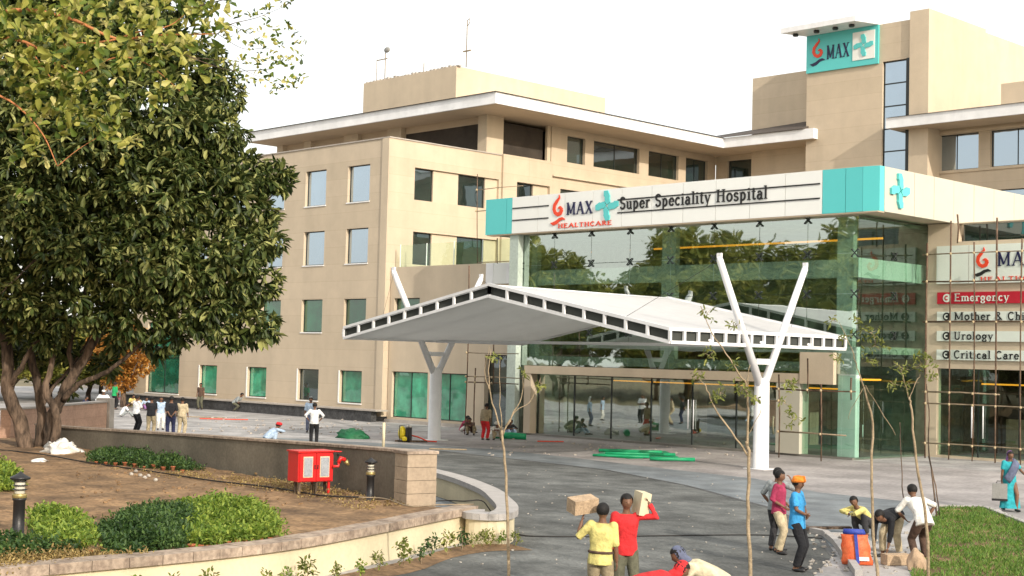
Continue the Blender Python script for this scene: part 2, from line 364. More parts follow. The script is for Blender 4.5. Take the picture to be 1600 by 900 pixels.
# ------------------------------------------------------------------ lettering (strokes with slab serifs)
def arc(cx, cy, rx, ry, a0, a1, n=9):
    return [(cx + rx * math.cos(math.radians(a0 + (a1 - a0) * i / n)), cy + ry * math.sin(math.radians(a0 + (a1 - a0) * i / n))) for i in range(n + 1)]
T, t_ = .13, .06     # thick and thin pen
def st(x, y0, y1, s0=1, s1=1): # stem with serifs
    r = [(T, [(x, y0), (x, y1)])]
    if s0: r.append((t_, [(x - .13, y0 + .03), (x + .13, y0 + .03)]))
    if s1: r.append((t_, [(x - .13, y1 - .03), (x + (.13 if s1 > 1 else .02), y1 - .03)]))
    return r
GL = {
 'S': (.55, [(T, arc(.27, .73, .2, .22, 20, 270)), (T, arc(.27, .27, .2, .23, 90, -160))]),
 'u': (.56, st(.12, .1, .62, 0) + st(.42, 0, .62, 1) + [(T * .8, arc(.27, .2, .15, .17, 180, 360))]),
 'p': (.56, st(.13, -.28, .62) + [(T, arc(.27, .31, .18, .28, 120, -120))]),
 'e': (.5, [(T, arc(.25, .31, .19, .28, 0, 320)), (t_, [(.08, .33), (.43, .33)])]),
 'r': (.42, st(.13, 0, .62) + [(T * .8, arc(.3, .42, .15, .17, 150, 50))]),
 'c': (.47, [(T, arc(.25, .31, .19, .28, 50, 310))]),
 'i': (.28, st(.14, 0, .62) + [(T, [(.14, .76), (.14, .88)])]),
 'a': (.52, st(.38, 0, .5, 1, 0) + [(T * .8, arc(.24, .45, .14, .14, 0, 160)), (T, arc(.23, .19, .15, .17, 60, 330))]),
 'l': (.28, st(.14, 0, .98)), 't': (.36, [(T, [(.16, .85), (.16, .12), (.22, .04), (.33, .06)]), (t_, [(.03, .6), (.32, .6)])]),
 'y': (.54, [(T, [(.08, .62), (.27, .05)]), (t_, [(.46, .62), (.22, -.2), (.1, -.26)]), (t_, [(0, .6), (.18, .6)]), (t_, [(.37, .6), (.54, .6)])]),
 'H': (.78, st(.15, 0, .95, 1, 2) + st(.62, 0, .95, 1, 2) + [(t_, [(.15, .49), (.62, .49)])]),
 'o': (.54, [(T, arc(.27, .31, .2, .28, 0, 360, 14))]),
 's': (.44, [(T * .9, arc(.22, .46, .14, .14, 20, 270)), (T * .9, arc(.22, .17, .15, .15, 90, -160))]),
 'M': (1.0, st(.16, 0, .95, 1, 1) + st(.84, 0, .95, 1, 2) + [(T, [(.16, .95), (.5, .1)]), (t_, [(.84, .95), (.5, .1)])]),
 'A': (.86, [(t_, [(.1, 0), (.42, .95)]), (T * 1.2, [(.42, .95), (.75, 0)]), (t_, [(.22, .33), (.62, .33)]), (t_, [(0, .03), (.22, .03)]), (t_, [(.6, .03), (.88, .03)])]),
 'X': (.84, [(T * 1.2, [(.14, .95), (.7, 0)]), (t_, [(.68, .95), (.14, 0)]), (t_, [(.02, .92), (.28, .92)]), (t_, [(.56, .92), (.8, .92)]), (t_, [(.02, .03), (.26, .03)]), (t_, [(.56, .03), (.82, .03)])]),
 'E': (.64, st(.14, 0, .95, 0, 0) + [(.08, [(.02, .91), (.56, .91)]), (.08, [(.02, .04), (.6, .04)]), (.08, [(.14, .48), (.46, .48)])]),
 'm': (.84, st(.13, 0, .62) + st(.42, 0, .45, 1, 0) + st(.71, 0, .45, 1, 0) + [(T * .8, arc(.28, .42, .14, .17, 170, 10)), (T * .8, arc(.57, .42, .14, .17, 170, 10))]),
 'g': (.54, [(T, arc(.25, .36, .17, .22, 0, 360, 12)), (T * .8, arc(.26, -.1, .18, .14, 120, 420)), (t_, [(.38, .52), (.52, .6)])]),
 'n': (.56, st(.13, 0, .62) + st(.43, 0, .45, 1, 0) + [(T * .8, arc(.28, .42, .15, .17, 170, 10))]),
 'h': (.56, st(.13, 0, .98) + st(.43, 0, .45, 1, 0) + [(T * .8, arc(.28, .42, .15, .17, 170, 10))]),
 'd': (.56, st(.42, 0, .98) + [(T, arc(.27, .31, .18, .28, 60, 300))]),
 '&': (.74, [(T * .8, arc(.3, .74, .14, .18, -60, 220)), (T, [(.2, .62), (.66, .02)]), (T * .8, arc(.28, .24, .2, .23, 120, 390))]),
 'C': (.68, [(T, arc(.36, .47, .28, .46, 45, 315))]), 'U': (.74, st(.15, .25, .95, 0, 2) + [(T * .9, arc(.36, .27, .21, .26, 180, 360)), (t_, [(.57, .27), (.57, .95)]), (t_, [(.46, .92), (.7, .92)])]),
 'R': (.7, st(.15, 0, .95, 1, 1) + [(T, arc(.3, .7, .2, .22, 90, -90)), (T, [(.32, .46), (.62, 0)])]),
 'L': (.6, st(.15, 0, .95, 0, 2) + [(.08, [(.02, .04), (.54, .04)])]), 'T': (.66, st(.33, 0, .95, 1, 0) + [(.08, [(.04, .91), (.62, .91)])]), ' ': (.34, []),
}
def strokes(b, origin, ux, uz, un, pts, wid, depth=.03, wids=None):
    """flat pen strokes raised `depth` from the face; ux right, uz up, un outward"""
    n = len(pts)
    for i in range(n - 1):
        p, q = Vector((pts[i][0], pts[i][1])), Vector((pts[i + 1][0], pts[i + 1][1])); d = q - p
        if d.length < 1e-6: continue
        d.normalize(); s = Vector((-d.y, d.x)); w0 = (wids[i] if wids else wid) / 2; w1 = (wids[i + 1] if wids else wid) / 2
        e = .25 * min(w0, w1) if n > 2 else 0
        c = [p - d * e + s * w0, q + d * e + s * w1, q + d * e - s * w1, p - d * e - s * w0]
        k = depth + .0012 * (i % 2)
        vs = [origin + ux * v.x + uz * v.y for v in c]; vs += [v + un * k for v in vs]
        b.add(vs, [(4, 5, 6, 7), (0, 1, 5, 4), (1, 2, 6, 5), (2, 3, 7, 6), (3, 0, 4, 7)])
class Letters(list):
    def build(s, name, m, parent):
        for b in s:
            if b.v: b.build('letter', m, parent)
def text(s, origin, ux, uz, un, h, width=None, depth=.03):
    origin, ux, uz, un = Vector(origin), Vector(ux), Vector(uz), Vector(un); out = Letters(); adv = sum(GL[c][0] + .07 for c in s)
    k = (width / adv) if width else h; x = 0
    for c in s:
        b = MB(); out.append(b)
        for j, (w, pts) in enumerate(GL[c][1]):
            strokes(b, origin + un * (.0024 * j), ux, uz, un, [((x + p[0]) * k, p[1] * h) for p in pts], w * (h + k) / 2, depth)
        x += GL[c][0] + .07
    return out
def flame(origin, ux, uz, un, h, depth=.03):
    """the seated flame mark: a leaning S-shaped flame over a hooked stroke, plus the swoosh beneath it"""
    o, ux, uz, un = Vector(origin), Vector(ux), Vector(uz), Vector(un); a = MB(); w = MB()
    P = [(.34, 1.0), (.36, .9), (.25, .79), (.14, .66), (.12, .52), (.18, .40), (.30, .34), (.42, .38), (.47, .49), (.40, .58), (.31, .55)]
    strokes(a, o, ux, uz, un, [(p[0] * h, p[1] * h) for p in P], 0, depth, [x * h for x in (.02, .06, .11, .12, .12, .11, .12, .13, .13, .09, .03)])
    S = [(-.02, .07), (.10, .04), (.24, .08), (.38, .17), (.50, .20), (.62, .17)]
    strokes(w, o, ux, uz, un, [(p[0] * h, p[1] * h) for p in S], 0, depth, [x * h for x in (.02, .11, .12, .1, .09, .02)])
    return a, w
def pinwheel(origin, ux, uz, un, r, depth=.06, z=0):
    """leaning four-lobed cross, each lobe shifted round the centre"""
    o, ux, uz, un = Vector(origin) + Vector(un) * z, Vector(ux), Vector(uz), Vector(un); b = MB()
    for k in range(4):
        a = math.radians(16 + 90 * k); c, s = math.cos(a), math.sin(a)
        R = lambda x, y: o + ux * ((x * c - y * s) * r) + uz * ((x * s + y * c) * r)
        P = [(.05, -.05), (.13, -.33), (.42, -.36), (.54, -.42), (.93, -.34), (1.0, -.02), (.70, .08), (.60, .02), (.30, .08)]
        vs = [R(*p) for p in P]; n = len(vs); d = un * (depth + .002 * k); vs += [v + d for v in vs]
        b.add(vs, [tuple(range(n, 2 * n))] + [(i, (i + 1) % n, n + (i + 1) % n, n + i) for i in range(n)])
    return b
UX, UY, UZ = Vector((1, 0, 0)), Vector((0, 1, 0)), Vector((0, 0, 1))
# ================================================================== GROUND
S2 = lambda px, py, z=0: (spot(px, py, z).x, spot(px, py, z).y)
sheet('ground', [(-900, -500), (500, -500), (500, 900), (-900, 900)], -.05, 'ground')
sheet('plaza', [(-128, 8), (6, 8), (6, 84), (-128, 84)], 0, 'concrete')
sheet('entrance_apron', [(-53, 40), (-44, 41.2), (-38, 40.5), (-31.7, 39.4), (-28.2, 39.0), (-24.2, 36.6), (-20.4, 36.5), (-18.7, 36.45), (-9, 27), (6, 24), (6, 50.3), (-31.5, 50.3), (-50.9, 50.4), (-55, 50.6)], .004, 'apron')
sheet('driveway', [(-58, 31.5), (-52, 37.3), (-42.7, 41), (-38, 40.5), (-31.7, 39.4), (-28.2, 39.0), (-24.2, 36.6), (-20.4, 36.4), (-18.0, 31), (-16, 26), (-30, 25)], .008, 'asphalt_new')
sheet('road', [(-60, 21), (-58, 28), (-46, 36.5), (-42.7, 38.2), (-37.5, 37.6), (-33, 37.0), (-27.7, 34.7), (-22.1, 31.3), (-18.6, 28.0), (-15.9, 24.6), (-14.6, 22.0), (-12, 17), (-9, 10), (-2, 6), (8, -12), (-19, -12), (-18, 6), (-19, 14), (-21, 19.5), (-29, 25), (-38, 24.3)], .012, 'asphalt')
jl = [(-58.5, 27.8), (-46.2, 36.4), (-42.7, 38.2), (-37.5, 37.65), (-33, 37.05), (-27.7, 34.75), (-22.1, 31.35), (-18.6, 28.05), (-15.9, 24.65)]
b = MB()
for (xa, ya), (xb, yb) in zip(jl, jl[1:]):
    d = Vector((xb - xa, yb - ya)).normalized(); nn = Vector((-d.y, d.x)) * .07
    b.add([(xa - nn.x, ya - nn.y, .016), (xb - nn.x, yb - nn.y, .016), (xb + nn.x, yb + nn.y, .016), (xa + nn.x, ya + nn.y, .016)], [(0, 1, 2, 3)])
struct('road_joint', b, 'plinth_stone')
# ================================================================== LEFT WING
wing = root('hospital_wing', (-75, 56, 0), 'tan four storey hospital wing with overhanging white roof behind the big tree', 'building')
WY, WX = 51.6, -62.8
rows = {1: (5.0, 6.95), 2: (9.0, 11.03), 3: (12.57, 14.7)}
cols_up = [-70.71 - 4.15 * k for k in range(-1, 5)]
holes, wins = [], []
for k in range(-1, 5):
    u = -70.7 - 4.2 * k if k >= 0 else -66.58
    for r, (a, b_) in rows.items():
        holes.append((u, u + 2.05, a, b_)); wins.append((u, u + 2.05, a, b_, 'deep_green_window' if r == 1 else 'blue_window', 1, 1))
for u in (-66.78, -70.86, -76.19, -81.7):
    holes.append((u, u + 2.05, .95, 2.8)); wins.append((u, u + 2.05, .95, 2.8, 'green_window', 1, 1))
holes.append((-88.4, -84.2, .8, 5.6)); wins.append((-88.4, -84.2, .8, 5.6, 'green_window', 2, 2))
wl = wall('Y', WY, .35, -90, WX, .3, 16.05, holes).build('wall', 'tan_wall', wing)
for i, (u0, u1, z0, z1, g, nx, nz) in enumerate(wins):
    w = window(wing, 'Y', WY, u0, u1, z0, z1, g if not (u0 == -70.86) else 'dark_window', .18, nx, nz)
    MB().box(u0 - .05, u1 + .05, WY - .05, WY + .17, z0 - .07, z0 - .004).build('sill', 'white_paint', w, local=True).location = -(w.location + wing.location)
    if z1 < 3: # white strip carries the sunlit left reveal of ground floor openings
        MB().box(u0 - .1, u0 - .004, WY - .03, WY + .1, z0, z1).build('sunlit_reveal', 'white_paint', wing)
# face towards +X
bh, bw = [], []
ylist = [(53.62, 55.05), (57.02, 59.2), (61.9, 63.2)]
for z0, z1 in ((9.0, 10.85), (12.72, 14.55)): bh.append((53.5, 60.2, z0 - .02, z1 + .02))
wall('X', WX, .35, 51.95, 60.4, 8.0, 16.05, bh).build('wall', 'tan_wall', wing)
for z0, z1 in ((9.0, 10.85), (12.72, 14.55)):
    for y0, y1 in ((53.5, 53.62), (55.05, 57.02), (59.2, 60.2)):
        MB().box(WX - .34, WX - .16, y0, y1, z0, z1).build('infill_panel', 'tan_plain', wing)
    for y0, y1 in ylist[:2]: window(wing, 'X', WX, y0, y1, z0, z1, 'dark_window', .26)
b2 = []
for z0, z1 in ((9.0, 10.85), (12.72, 14.55)): b2.append((61.6, 64.5, z0 - .02, z1 + .02))
wall('X', WX + .16, .5, 60.4, 64.7, 8.0, 16.15, b2).build('wall', 'tan_wall', wing)
for z0, z1 in ((9.0, 10.85), (12.72, 14.55)):
    window(wing, 'X', WX + .1, 61.6, 63.2, z0, z1, 'dark_window', .26)
    MB().box(WX - .2, WX - .05, 63.21, 64.5, z0, z1).build('infill_panel', 'tan_plain', wing)
tops = [(66.14, 67.83), (68.65, 73.2), (74.16, 77.36), (78.16, 80.6)]
b3 = [(a, b_, 16.3, 18.0) for a, b_ in tops] + [(65.6, 68.6, 12.72, 14.55), (70, 73, 12.72, 14.55), (74.5, 77.5, 12.72, 14.55)]
wall('X', WX + .02, .35, 64.7, 81.5, 8.0, 18.5, b3).build('wall', 'tan_wall', wing)
for y0, y1, z0, z1 in b3: window(wing, 'X', WX + .02, y0, y1, z0, z1, 'dark_window', .22, 1 if y1 - y0 < 2 else 2, 1)
MB().box(WX - .33, WX + .22, 64.75, 81.4, 15.25, 15.33).build('string_course', 'tan_plain', wing)
# corner return strip between the two faces
MB().box(WX - .6, WX - .002, WY - .06, WY - .004, .3, 16.06).build('corner_pilaster', 'tan_plain', wing)
MB().box(-90.05, WX + .05, WY - .06, WY + .45, 16.052, 16.12).build('parapet_cap', 'ledge_stone', wing)
MB().box(WX - .45, WX + .06, 52.02, 60.38, 16.053, 16.12).build('parapet_cap', 'ledge_stone', wing)
# back of house mass and terrace floor
MB().box(-89.9, WX - .4, 60.2, 78, .0, 15.2).build('rear_mass', 'tan_plain', wing)
MB().box(-89.9, WX - .4, 52.0, 81, 15.21, 15.35).build('terrace_floor', 'ledge_stone', wing)
# open top storey
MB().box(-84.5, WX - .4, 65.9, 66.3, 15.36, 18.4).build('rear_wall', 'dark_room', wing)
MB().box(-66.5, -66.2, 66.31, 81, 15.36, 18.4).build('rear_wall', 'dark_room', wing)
for x0, x1, dy in ((-63.65, -62.86, 1.4), (-72.3, -70.9, .5), (-76.9, -75.4, .5), (-81.4, -80.6, .5), (-84.6, -83.9, .5)):
    MB().box(x0, x1, 59.15, 59.15 + dy, 15.36, 18.44).build('column', 'tan_plain', wing)
MB().box(-63.05, -62.86, 64.4, 64.69, 15.36, 18.44).build('column', 'tan_plain', wing)
rf = MB().prism([(-85.15, 56.9), (-59.8, 56.9), (-59.8, 78.5), (-52.6, 78.5), (-52.6, 85), (-85.15, 85)], 18.45, 19.12).build('roof', 'white_steel', wing)
MB().prism([(-85.0, 57.05), (-59.95, 57.05), (-59.95, 78.65), (-52.75, 78.65), (-52.75, 84.9), (-85.0, 84.9)], 18.42, 18.447).build('soffit', 'soffit', rf)
sl = MB()
sl.add([(-85.3, 56.75, 19.125), (-59.65, 56.75, 19.125), (-62.6, 59.9, 19.62), (-85.3, 59.9, 19.62)], [(0, 1, 2, 3)])
sl.add([(-59.65, 56.75, 19.125), (-59.65, 78.35, 19.125), (-62.6, 81.3, 19.62), (-62.6, 59.9, 19.62)], [(0, 1, 2, 3)])
sl.add([(-59.65, 78.35, 19.125), (-53.3, 78.35, 19.125), (-53.3, 81.3, 20.25), (-62.6, 81.3, 19.9)], [(0, 1, 2, 3)])
sl.add([(-53.3, 78.35, 19.125), (-53.3, 81.3, 20.25), (-53.3, 81.3, 19.125)], [(0, 1, 2)])
sl.build('slate_roof', 'slate', wing)
for x0, x1 in ((-70.88, -63.68), (-75.38, -72.32), (-80.58, -76.92), (-83.88, -81.42)):
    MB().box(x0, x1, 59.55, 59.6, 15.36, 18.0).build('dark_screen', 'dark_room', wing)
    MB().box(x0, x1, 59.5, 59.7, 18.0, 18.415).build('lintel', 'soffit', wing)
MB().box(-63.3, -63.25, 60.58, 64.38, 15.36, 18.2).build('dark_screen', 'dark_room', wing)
# penthouse and roof clutter
ph = root('rooftop_penthouse', (-71, 66, 19.0), 'plain tan penthouse block on the roof of the left wing', 'building')
MB().box(-76, -66.7, 60, 74, 19.0, 22.0).build('wall', 'tan_plain', ph)
g = MB()
for k in range(26):
    x = -75.8 + k * .36; g.box(x, x + random.uniform(.12, .28), 60.02, 60.3, 22.003, 22.05 + random.random() * .1)
tag(g.build('broken_coping', 'ledge_stone', ph), kind='stuff')
for (x, z, h, kind, lab) in ((-75.0, 22, 2.4, 0, 'rooftop antenna mast with a round dish and short arms, the left one'), (-71.0, 22, .9, 1, 'short thin rod standing midway on the penthouse roof'), (-66.9, 22.1, 3.0, 2, 'tall thin aerial mast with a looped top on the penthouse corner')):
    a = root('antenna', (x, 61, z), lab, 'antenna')
    MB().tube([(x, 61, z), (x, 61, z + h)], .035, 6).build('mast', 'bamboo_pale', a)
    if kind == 0:
        MB().ell((x + .15, 61, z + h - .1), (.3, .12, .2), nu=10, nv=6).build('dish', 'grey_box', a)
        MB().box(x - .9, x + .2, 60.97, 61.03, z + h - .72, z + h - .66).build('arm', 'bamboo_pale', a)
        MB().tube([(x - .9, 61, z), (x - .9, 61, z + h - .6)], .025, 5).build('mast', 'bamboo_pale', a)
        MB().box(x - .2, x + .5, 60.97, 61.03, z + .3, z + .36).build('arm', 'bamboo_pale', a)
    if kind == 2:
        MB().tube([(x, 61, z + h), (x + .2, 61, z + h + .1), (x + .25, 61, z + h - .15), (x + .05, 61, z + h - .35)], .025, 5).build('loop', 'bamboo_pale', a)
        MB().box(x - .3, x + .4, 60.95, 61.05, z + 1.0, z + 1.08).build('arm', 'bamboo_pale', a)
# face C of the wing, parallel to the front
ch = [(-61.75, -58.8, 16.6, 18.05), (-58.0, -55.4, 16.6, 18.1)]
wall('Y', 81.52, .35, -62.75, -53.0, 8, 18.5, ch).build('wall', 'tan_wall', wing)
for u0, u1, z0, z1 in ch: window(wing, 'Y', 81.52, u0, u1, z0, z1, 'dark_window', .22, 1, 1)
# plinth with ledge
pl = root('stone_plinth', (-76, 51, 0), 'low dark stone plinth with a pale ledge running along the foot of the left wing', 'plinth')
for k in range(38):
    x = -90 + k * .735
    if x > -62.9: break
    MB().box(x, x + .72, 50.82 + random.uniform(0, .012), 51.2, 0, .6).build('stone', 'plinth_stone', pl)
MB().box(-90, -62.3, 50.72, 51.59, .603, .68).build('ledge', 'ledge_stone', pl)
# ================================================================== PODIUM between the wing and the entrance
pod = root('podium_block', (-57, 53, 0), 'low two storey link block with a glass railing between the left wing and the entrance', 'building')
ph_ = [(-62.4, -60.2, 5.1, 6.95), (-58.2, -56.0, 5.1, 6.95), (-62.4, -59.35, .3, 2.85), (-59.2, -56.2, .3, 2.85), (-54.85, -52.75, .1, 3.9)]
wall('Y', 51.9, .35, WX + .06, -51.3, 0, 8.7, ph_).build('wall', 'tan_plain', pod)
for i, h_ in enumerate(ph_):
    if i < 2: window(pod, 'Y', 51.9, *h_, 'deep_green_window', .22)
    elif i < 4: window(pod, 'Y', 51.9, *h_, 'green_window', .16, 2, 1)
    else: window(pod, 'Y', 51.9, *h_, 'dark_window', .3, 1, 2)
MB().box(WX + .06, -51.3, 52.26, 60, 8.55, 8.699).build('terrace_floor', 'ledge_stone', pod)
MB().box(-53.35, -52.95, 51.85, 51.898, 7.6, 8.7).build('white_panel', 'white_paint', pod)
MB().box(-54.9, -54.35, 51.85, 51.898, 7.6, 8.7).build('white_panel', 'white_paint', pod)
MB().box(-54.34, -53.36, 51.86, 51.895, 7.6, 8.7).build('white_panel', 'panel_white', pod)
for k in range(5):
    x = -62.2 + k * 2.25
    MB().box(x, x + 2.2, 52.1, 52.125, 8.702, 9.95).build('railing_pane', 'rail_glass', pod)
    MB().box(x - .03, x - .004, 52.08, 52.14, 8.702, 9.98).build('railing_post', 'white_steel', pod)
MB().box(WX + .06, -51.3, 51.7, 51.89, 0, .18).build('step', 'ledge_stone', pod)
# ================================================================== TOWER
tow = root('tower', (-49, 82, 0), 'tall tan stair tower with a turquoise sign and a narrow blue glass strip', 'tower')
TY = 79.0
wall('Y', TY, .4, -53.5, -45.92, 8, 25.3, [(-47.88, -46.0, 15.8, 22.9)]).build('wall', 'tan_wall', tow)
MB().box(-53.5, -48.0, TY + .41, 95, 8, 25.25).build('core', 'tan_plain', tow)
MB().box(-48.0, -45.9, TY + 1.2, 95, 8, 25.25).build('core', 'tan_plain', tow)
MB().box(-45.9, -44.6, TY - .18, 86.0, 8, 25.75).build('side_wall', 'tan_plain', tow)
MB().box(-45.9, -44.75, 86.01, 99, 8, 25.6).build('side_wall', 'tan_plain', tow)
MB().box(-59.3, -53.51, 81.0, 92, 15, 23.55).build('lower_shaft', 'tan_wall', tow)
window(tow, 'Y', TY, -47.88, -46.0, 15.8, 22.9, 'blue_window', .15, 1, 5, bar=.08)
MB().box(-46.16, -45.93, TY - .12, TY - .01, 15.8, 22.9).build('dark_fin', 'dark_frame', tow)  # dark upright strip along the right edge of the glass
sg = MB().box(-53.45, -48.12, TY - .16, TY - .012, 22.82, 25.28).build('sign_panel', 'turquoise', tow)
fo = (-53.1, TY - .162, 23.25)
a_, w_ = flame(fo, UX, UZ, -UY, 1.75, .03); a_.build('flame_mark', 'logo_red', sg, local=True); w_.build('swoosh', 'navy', sg, local=True)
for o in sg.children: o.location = -base(sg)
text('MAX', (-51.9, TY - .162, 23.55), UX, UZ, -UY, .95, 1.75).build('lettering', 'navy', sg)
MB().box(-49.95, -48.35, TY - .2, TY - .163, 23.2, 25.0).build('white_square', 'panel_white', sg)
pinwheel((-49.15, TY - .2, 24.1), UX, UZ, -UY, .72, .05).build('cross_mark', 'turquoise', sg)
ca = MB().prism([(-54.3, TY - 1.9), (-48.7, TY - 1.9), (-48.0, TY + .2), (-53.4, TY + .2)], 25.29, 25.62).build('sign_hood', 'white_steel', tow)
for x in (-53.6, -52.0, -50.6, -49.4): MB().lathe((x, TY - 1.2, 25.12), [(.16, 0), (.2, .08), (.16, .168)], 12).build('downlight', 'dark_frame', ca)
# ================================================================== RIGHT WING
rw = root('hospital_wing', (-36, 82, 0), 'tan wing with blue windows under a white roof edge at the right side', 'building')
RY = 80.3
rh = [(-45.1, -42.05, 15.9, 18.1), (-41.3, -38.0, 15.9, 18.1), (-37.2, -34, 15.9, 18.1), (-41.1, -37, 12.7, 14.5), (-36, -32, 12.7, 14.5)]
wall('Y', RY, .4, -47.1, -22, 8, 18.5, rh).build('wall', 'tan_wall', rw)
for h_ in rh: window(rw, 'Y', RY, *h_, 'blue_window', .22, 2, 1)
MB().box(-45.3, -33, RY - .09, RY - .004, 18.12, 18.3).build('lintel', 'tan_plain', rw)
MB().box(-45.3, -33, RY - .09, RY - .004, 15.72, 15.88).build('sill', 'tan_plain', rw)
MB().box(-47.0, -45.3, RY - .14, RY - .004, 8, 18.44).build('pilaster', 'tan_plain', rw)
r2 = MB().box(-46.95, -20, 77.9, 96, 18.45, 19.1).build('roof', 'white_steel', rw)
MB().box(-46.8, -20.1, 78.05, 80.2, 18.42, 18.447).build('soffit', 'soffit', r2)
MB().add([(-47.0, 77.8, 19.105), (-20, 77.8, 19.105), (-20, 80.5, 19.45), (-44.5, 80.5, 19.45)], [(0, 1, 2, 3)]).build('slate_roof', 'slate', rw)
MB().box(-41.5, -36, 82, 88, 19.1, 21.2).build('roof_room', 'tan_plain', rw)
for k in range(9):
    x = -44.2 + k * .45; MB().box(x, x + .3, 80.8, 81.1, 19.3, 19.62 + random.random() * .1).build('roof_block', 'ledge_stone', rw)
# ================================================================== ENTRANCE BLOCK
EY, EX0, EX1 = 50.5, -51.06, -31.6
ent = root('entrance_block', (-41, 54, 0), 'glass fronted hospital entrance block with a white and turquoise fascia band', 'building')
F0, F1, FY, FX = 9.95, 11.75, 49.95, -30.4
# front glazing: panes
PW = (EX1 - EX0) / 8
zs = [3.42, 5.05, 6.7, 8.35, 9.94]
for i in range(8):
    for j in range(4):
        x0 = EX0 + PW * i
        MB().box(x0 + .012, x0 + PW - .012, EY, EY + .02, zs[j] + .012, zs[j + 1] - .012).build('pane', 'front_glass', ent)
sp = MB()
def spider(x, y, z, nx_):
    b = MB()
    for dx, dz in ((-1, -1), (1, -1), (-1, 1), (1, 1)):
        if nx_: b.obox((x + dx * .07, y - .05, z + dz * .07), (dx, 0, dz), (0, 1, 0), (-dz, 0, dx), .09, .02, .018); b.lathe((x + dx * .14, y - .02, z + dz * .14 - .03), [(.045, 0), (.045, .06)], 8)
        else: b.obox((x + .05, y + dx * .07, z + dz * .07), (0, dx, dz), (1, 0, 0), (0, -dz, dx), .09, .02, .018); b.lathe((x + .02, y + dx * .14, z + dz * .14 - .03), [(.045, 0), (.045, .06)], 8)
    return b
for i in range(9):
    for z in zs[1:4] + [9.8]:
        if i in (0, 8) and z > 9: continue
        spider(EX0 + PW * i + (.15 if i == 0 else -.15 if i == 8 else 0), EY - .005, z, True).build('glass_clamp', 'dark_frame', ent)
# side glazing
for i in range(2):
    y0 = EY + .03 + i * 2.69
    for j, (z0, z1) in enumerate(((.05, 3.4), (3.42, 5.05), (5.07, 6.7), (6.72, 8.35), (8.37, 9.94))):
        if i == 0 and j == 0: continue
        MB().box(EX1 - .02, EX1, y0, y0 + 2.66, z0, z1).build('pane', 'side_glass', ent)
        if i and j > 1: spider(EX1, y0 - .015, z0, False).build('glass_clamp', 'dark_frame', ent)
for z0, z1 in ((.05, 3.3),): # first side bay: a dark door leaf standing open beside a pane
    MB().box(EX1 - .02, EX1, EY + .03, EY + .5, z0, z1).build('pane', 'side_glass', ent)
    MB().box(EX1 - .02, EX1, EY + .53, EY + 2.69, z0, z1).build('pane', 'side_glass', ent)
    dr = MB().box(EX1 - .35, EX1 - .29, EY + .75, EY + 1.75, z0, z1 - .3).build('door', 'store_interior', ent)
    MB().tube([(EX1 - .26, EY + .9, .9), (EX1 - .26, EY + .9, 1.4)], .02, 6).build('handle', 'white_steel', dr)
MB().box(EX1 - .3, EX1 - .1, EY + .6, EY + 2.0, 3.2, 3.27).build('warm_light_strip', 'warm_strip', ent)
# pale steel frame behind the glass
for x0, x1 in ((-51.0, -50.35), (-42.3, -41.5), (-32.95, -32.2)):
    MB().box(x0, x1, 51.05, 51.35, 3.45, 9.9).build('steel_mullion', 'pale_green_steel', ent)
for z0, z1 in ((7.4, 8.15), (3.5, 3.9)):
    for x0, x1 in ((-50.34, -42.31), (-41.49, -32.96)):
        MB().box(x0, x1, 51.06, 51.34, z0, z1).build('steel_transom', 'pale_green_steel', ent)
MB().box(-32.15, -31.9, 51.0, 58, 7.4, 8.2).build('steel_transom', 'pale_green_steel', ent)
MB().box(-50.9, -31.8, 57.6, 57.8, .1, 9.9).build('rear_wall', 'interior_wall', ent)
MB().box(-50.95, -50.75, 50.62, 57.6, .1, 9.9).build('side_wall', 'interior_wall', ent)
MB().box(-50.7, -31.9, 52.9, 57.5, 4.3, 4.6).build('mezzanine_floor', 'interior_wall', ent)
MB().box(-50.9, -31.7, 50.4, 58.1, -.02, .09).build('floor', 'interior_floor', ent)
MB().box(-50.7, -31.9, 51.4, 57.5, 9.75, 9.9).build('ceiling', 'interior_wall', ent)
MB().box(-45.2, -32.6, 53.9, 54.0, 9.2, 9.28).build('warm_light_strip', 'warm_strip', ent)
MB().box(-49.5, -36.0, 55.9, 56.0, 2.7, 2.76).build('warm_light_strip', 'warm_strip', ent)
for x in (-48, -45, -42, -38.5): MB().box(x, x + .7, 56.5, 57.2, .1, 4.29).build('column', 'beige_stone', ent)
# door header and jambs
MB().box(-50.3, -34.2, 50.28, 50.75, 3.02, 3.41).build('door_header', 'tan_plain', ent)
MB().box(-50.3, -49.85, 50.30, 50.75, .09, 3.015).build('door_jamb', 'tan_plain', ent)
MB().box(-35.35, -34.18, 50.30, 50.95, .09, 3.015).build('door_jamb', 'panel_cream', ent)
MB().box(-34.17, -32.55, 50.25, 50.48, 3.0, 4.3).build('cream_panel', 'tan_plain', ent)
MB().box(-51.35, -50.75, 50.1, 50.46, 0.1, 9.94).build('white_pilaster', 'pale_green_steel', ent)
MB().box(-32.54, -31.72, 50.6, 50.9, .1, 4.55).build('white_pilaster', 'white_steel', ent)
for x0, x1 in ((-34.15, -33.0), (-32.98, -32.3), (-32.28, -31.62)):
    MB().box(x0, x1, EY, EY + .02, .1, 2.98 if x0 < -33 else 3.39).build('pane', 'side_glass', ent)
n = 6; dw = (-35.4 + 49.8) / n
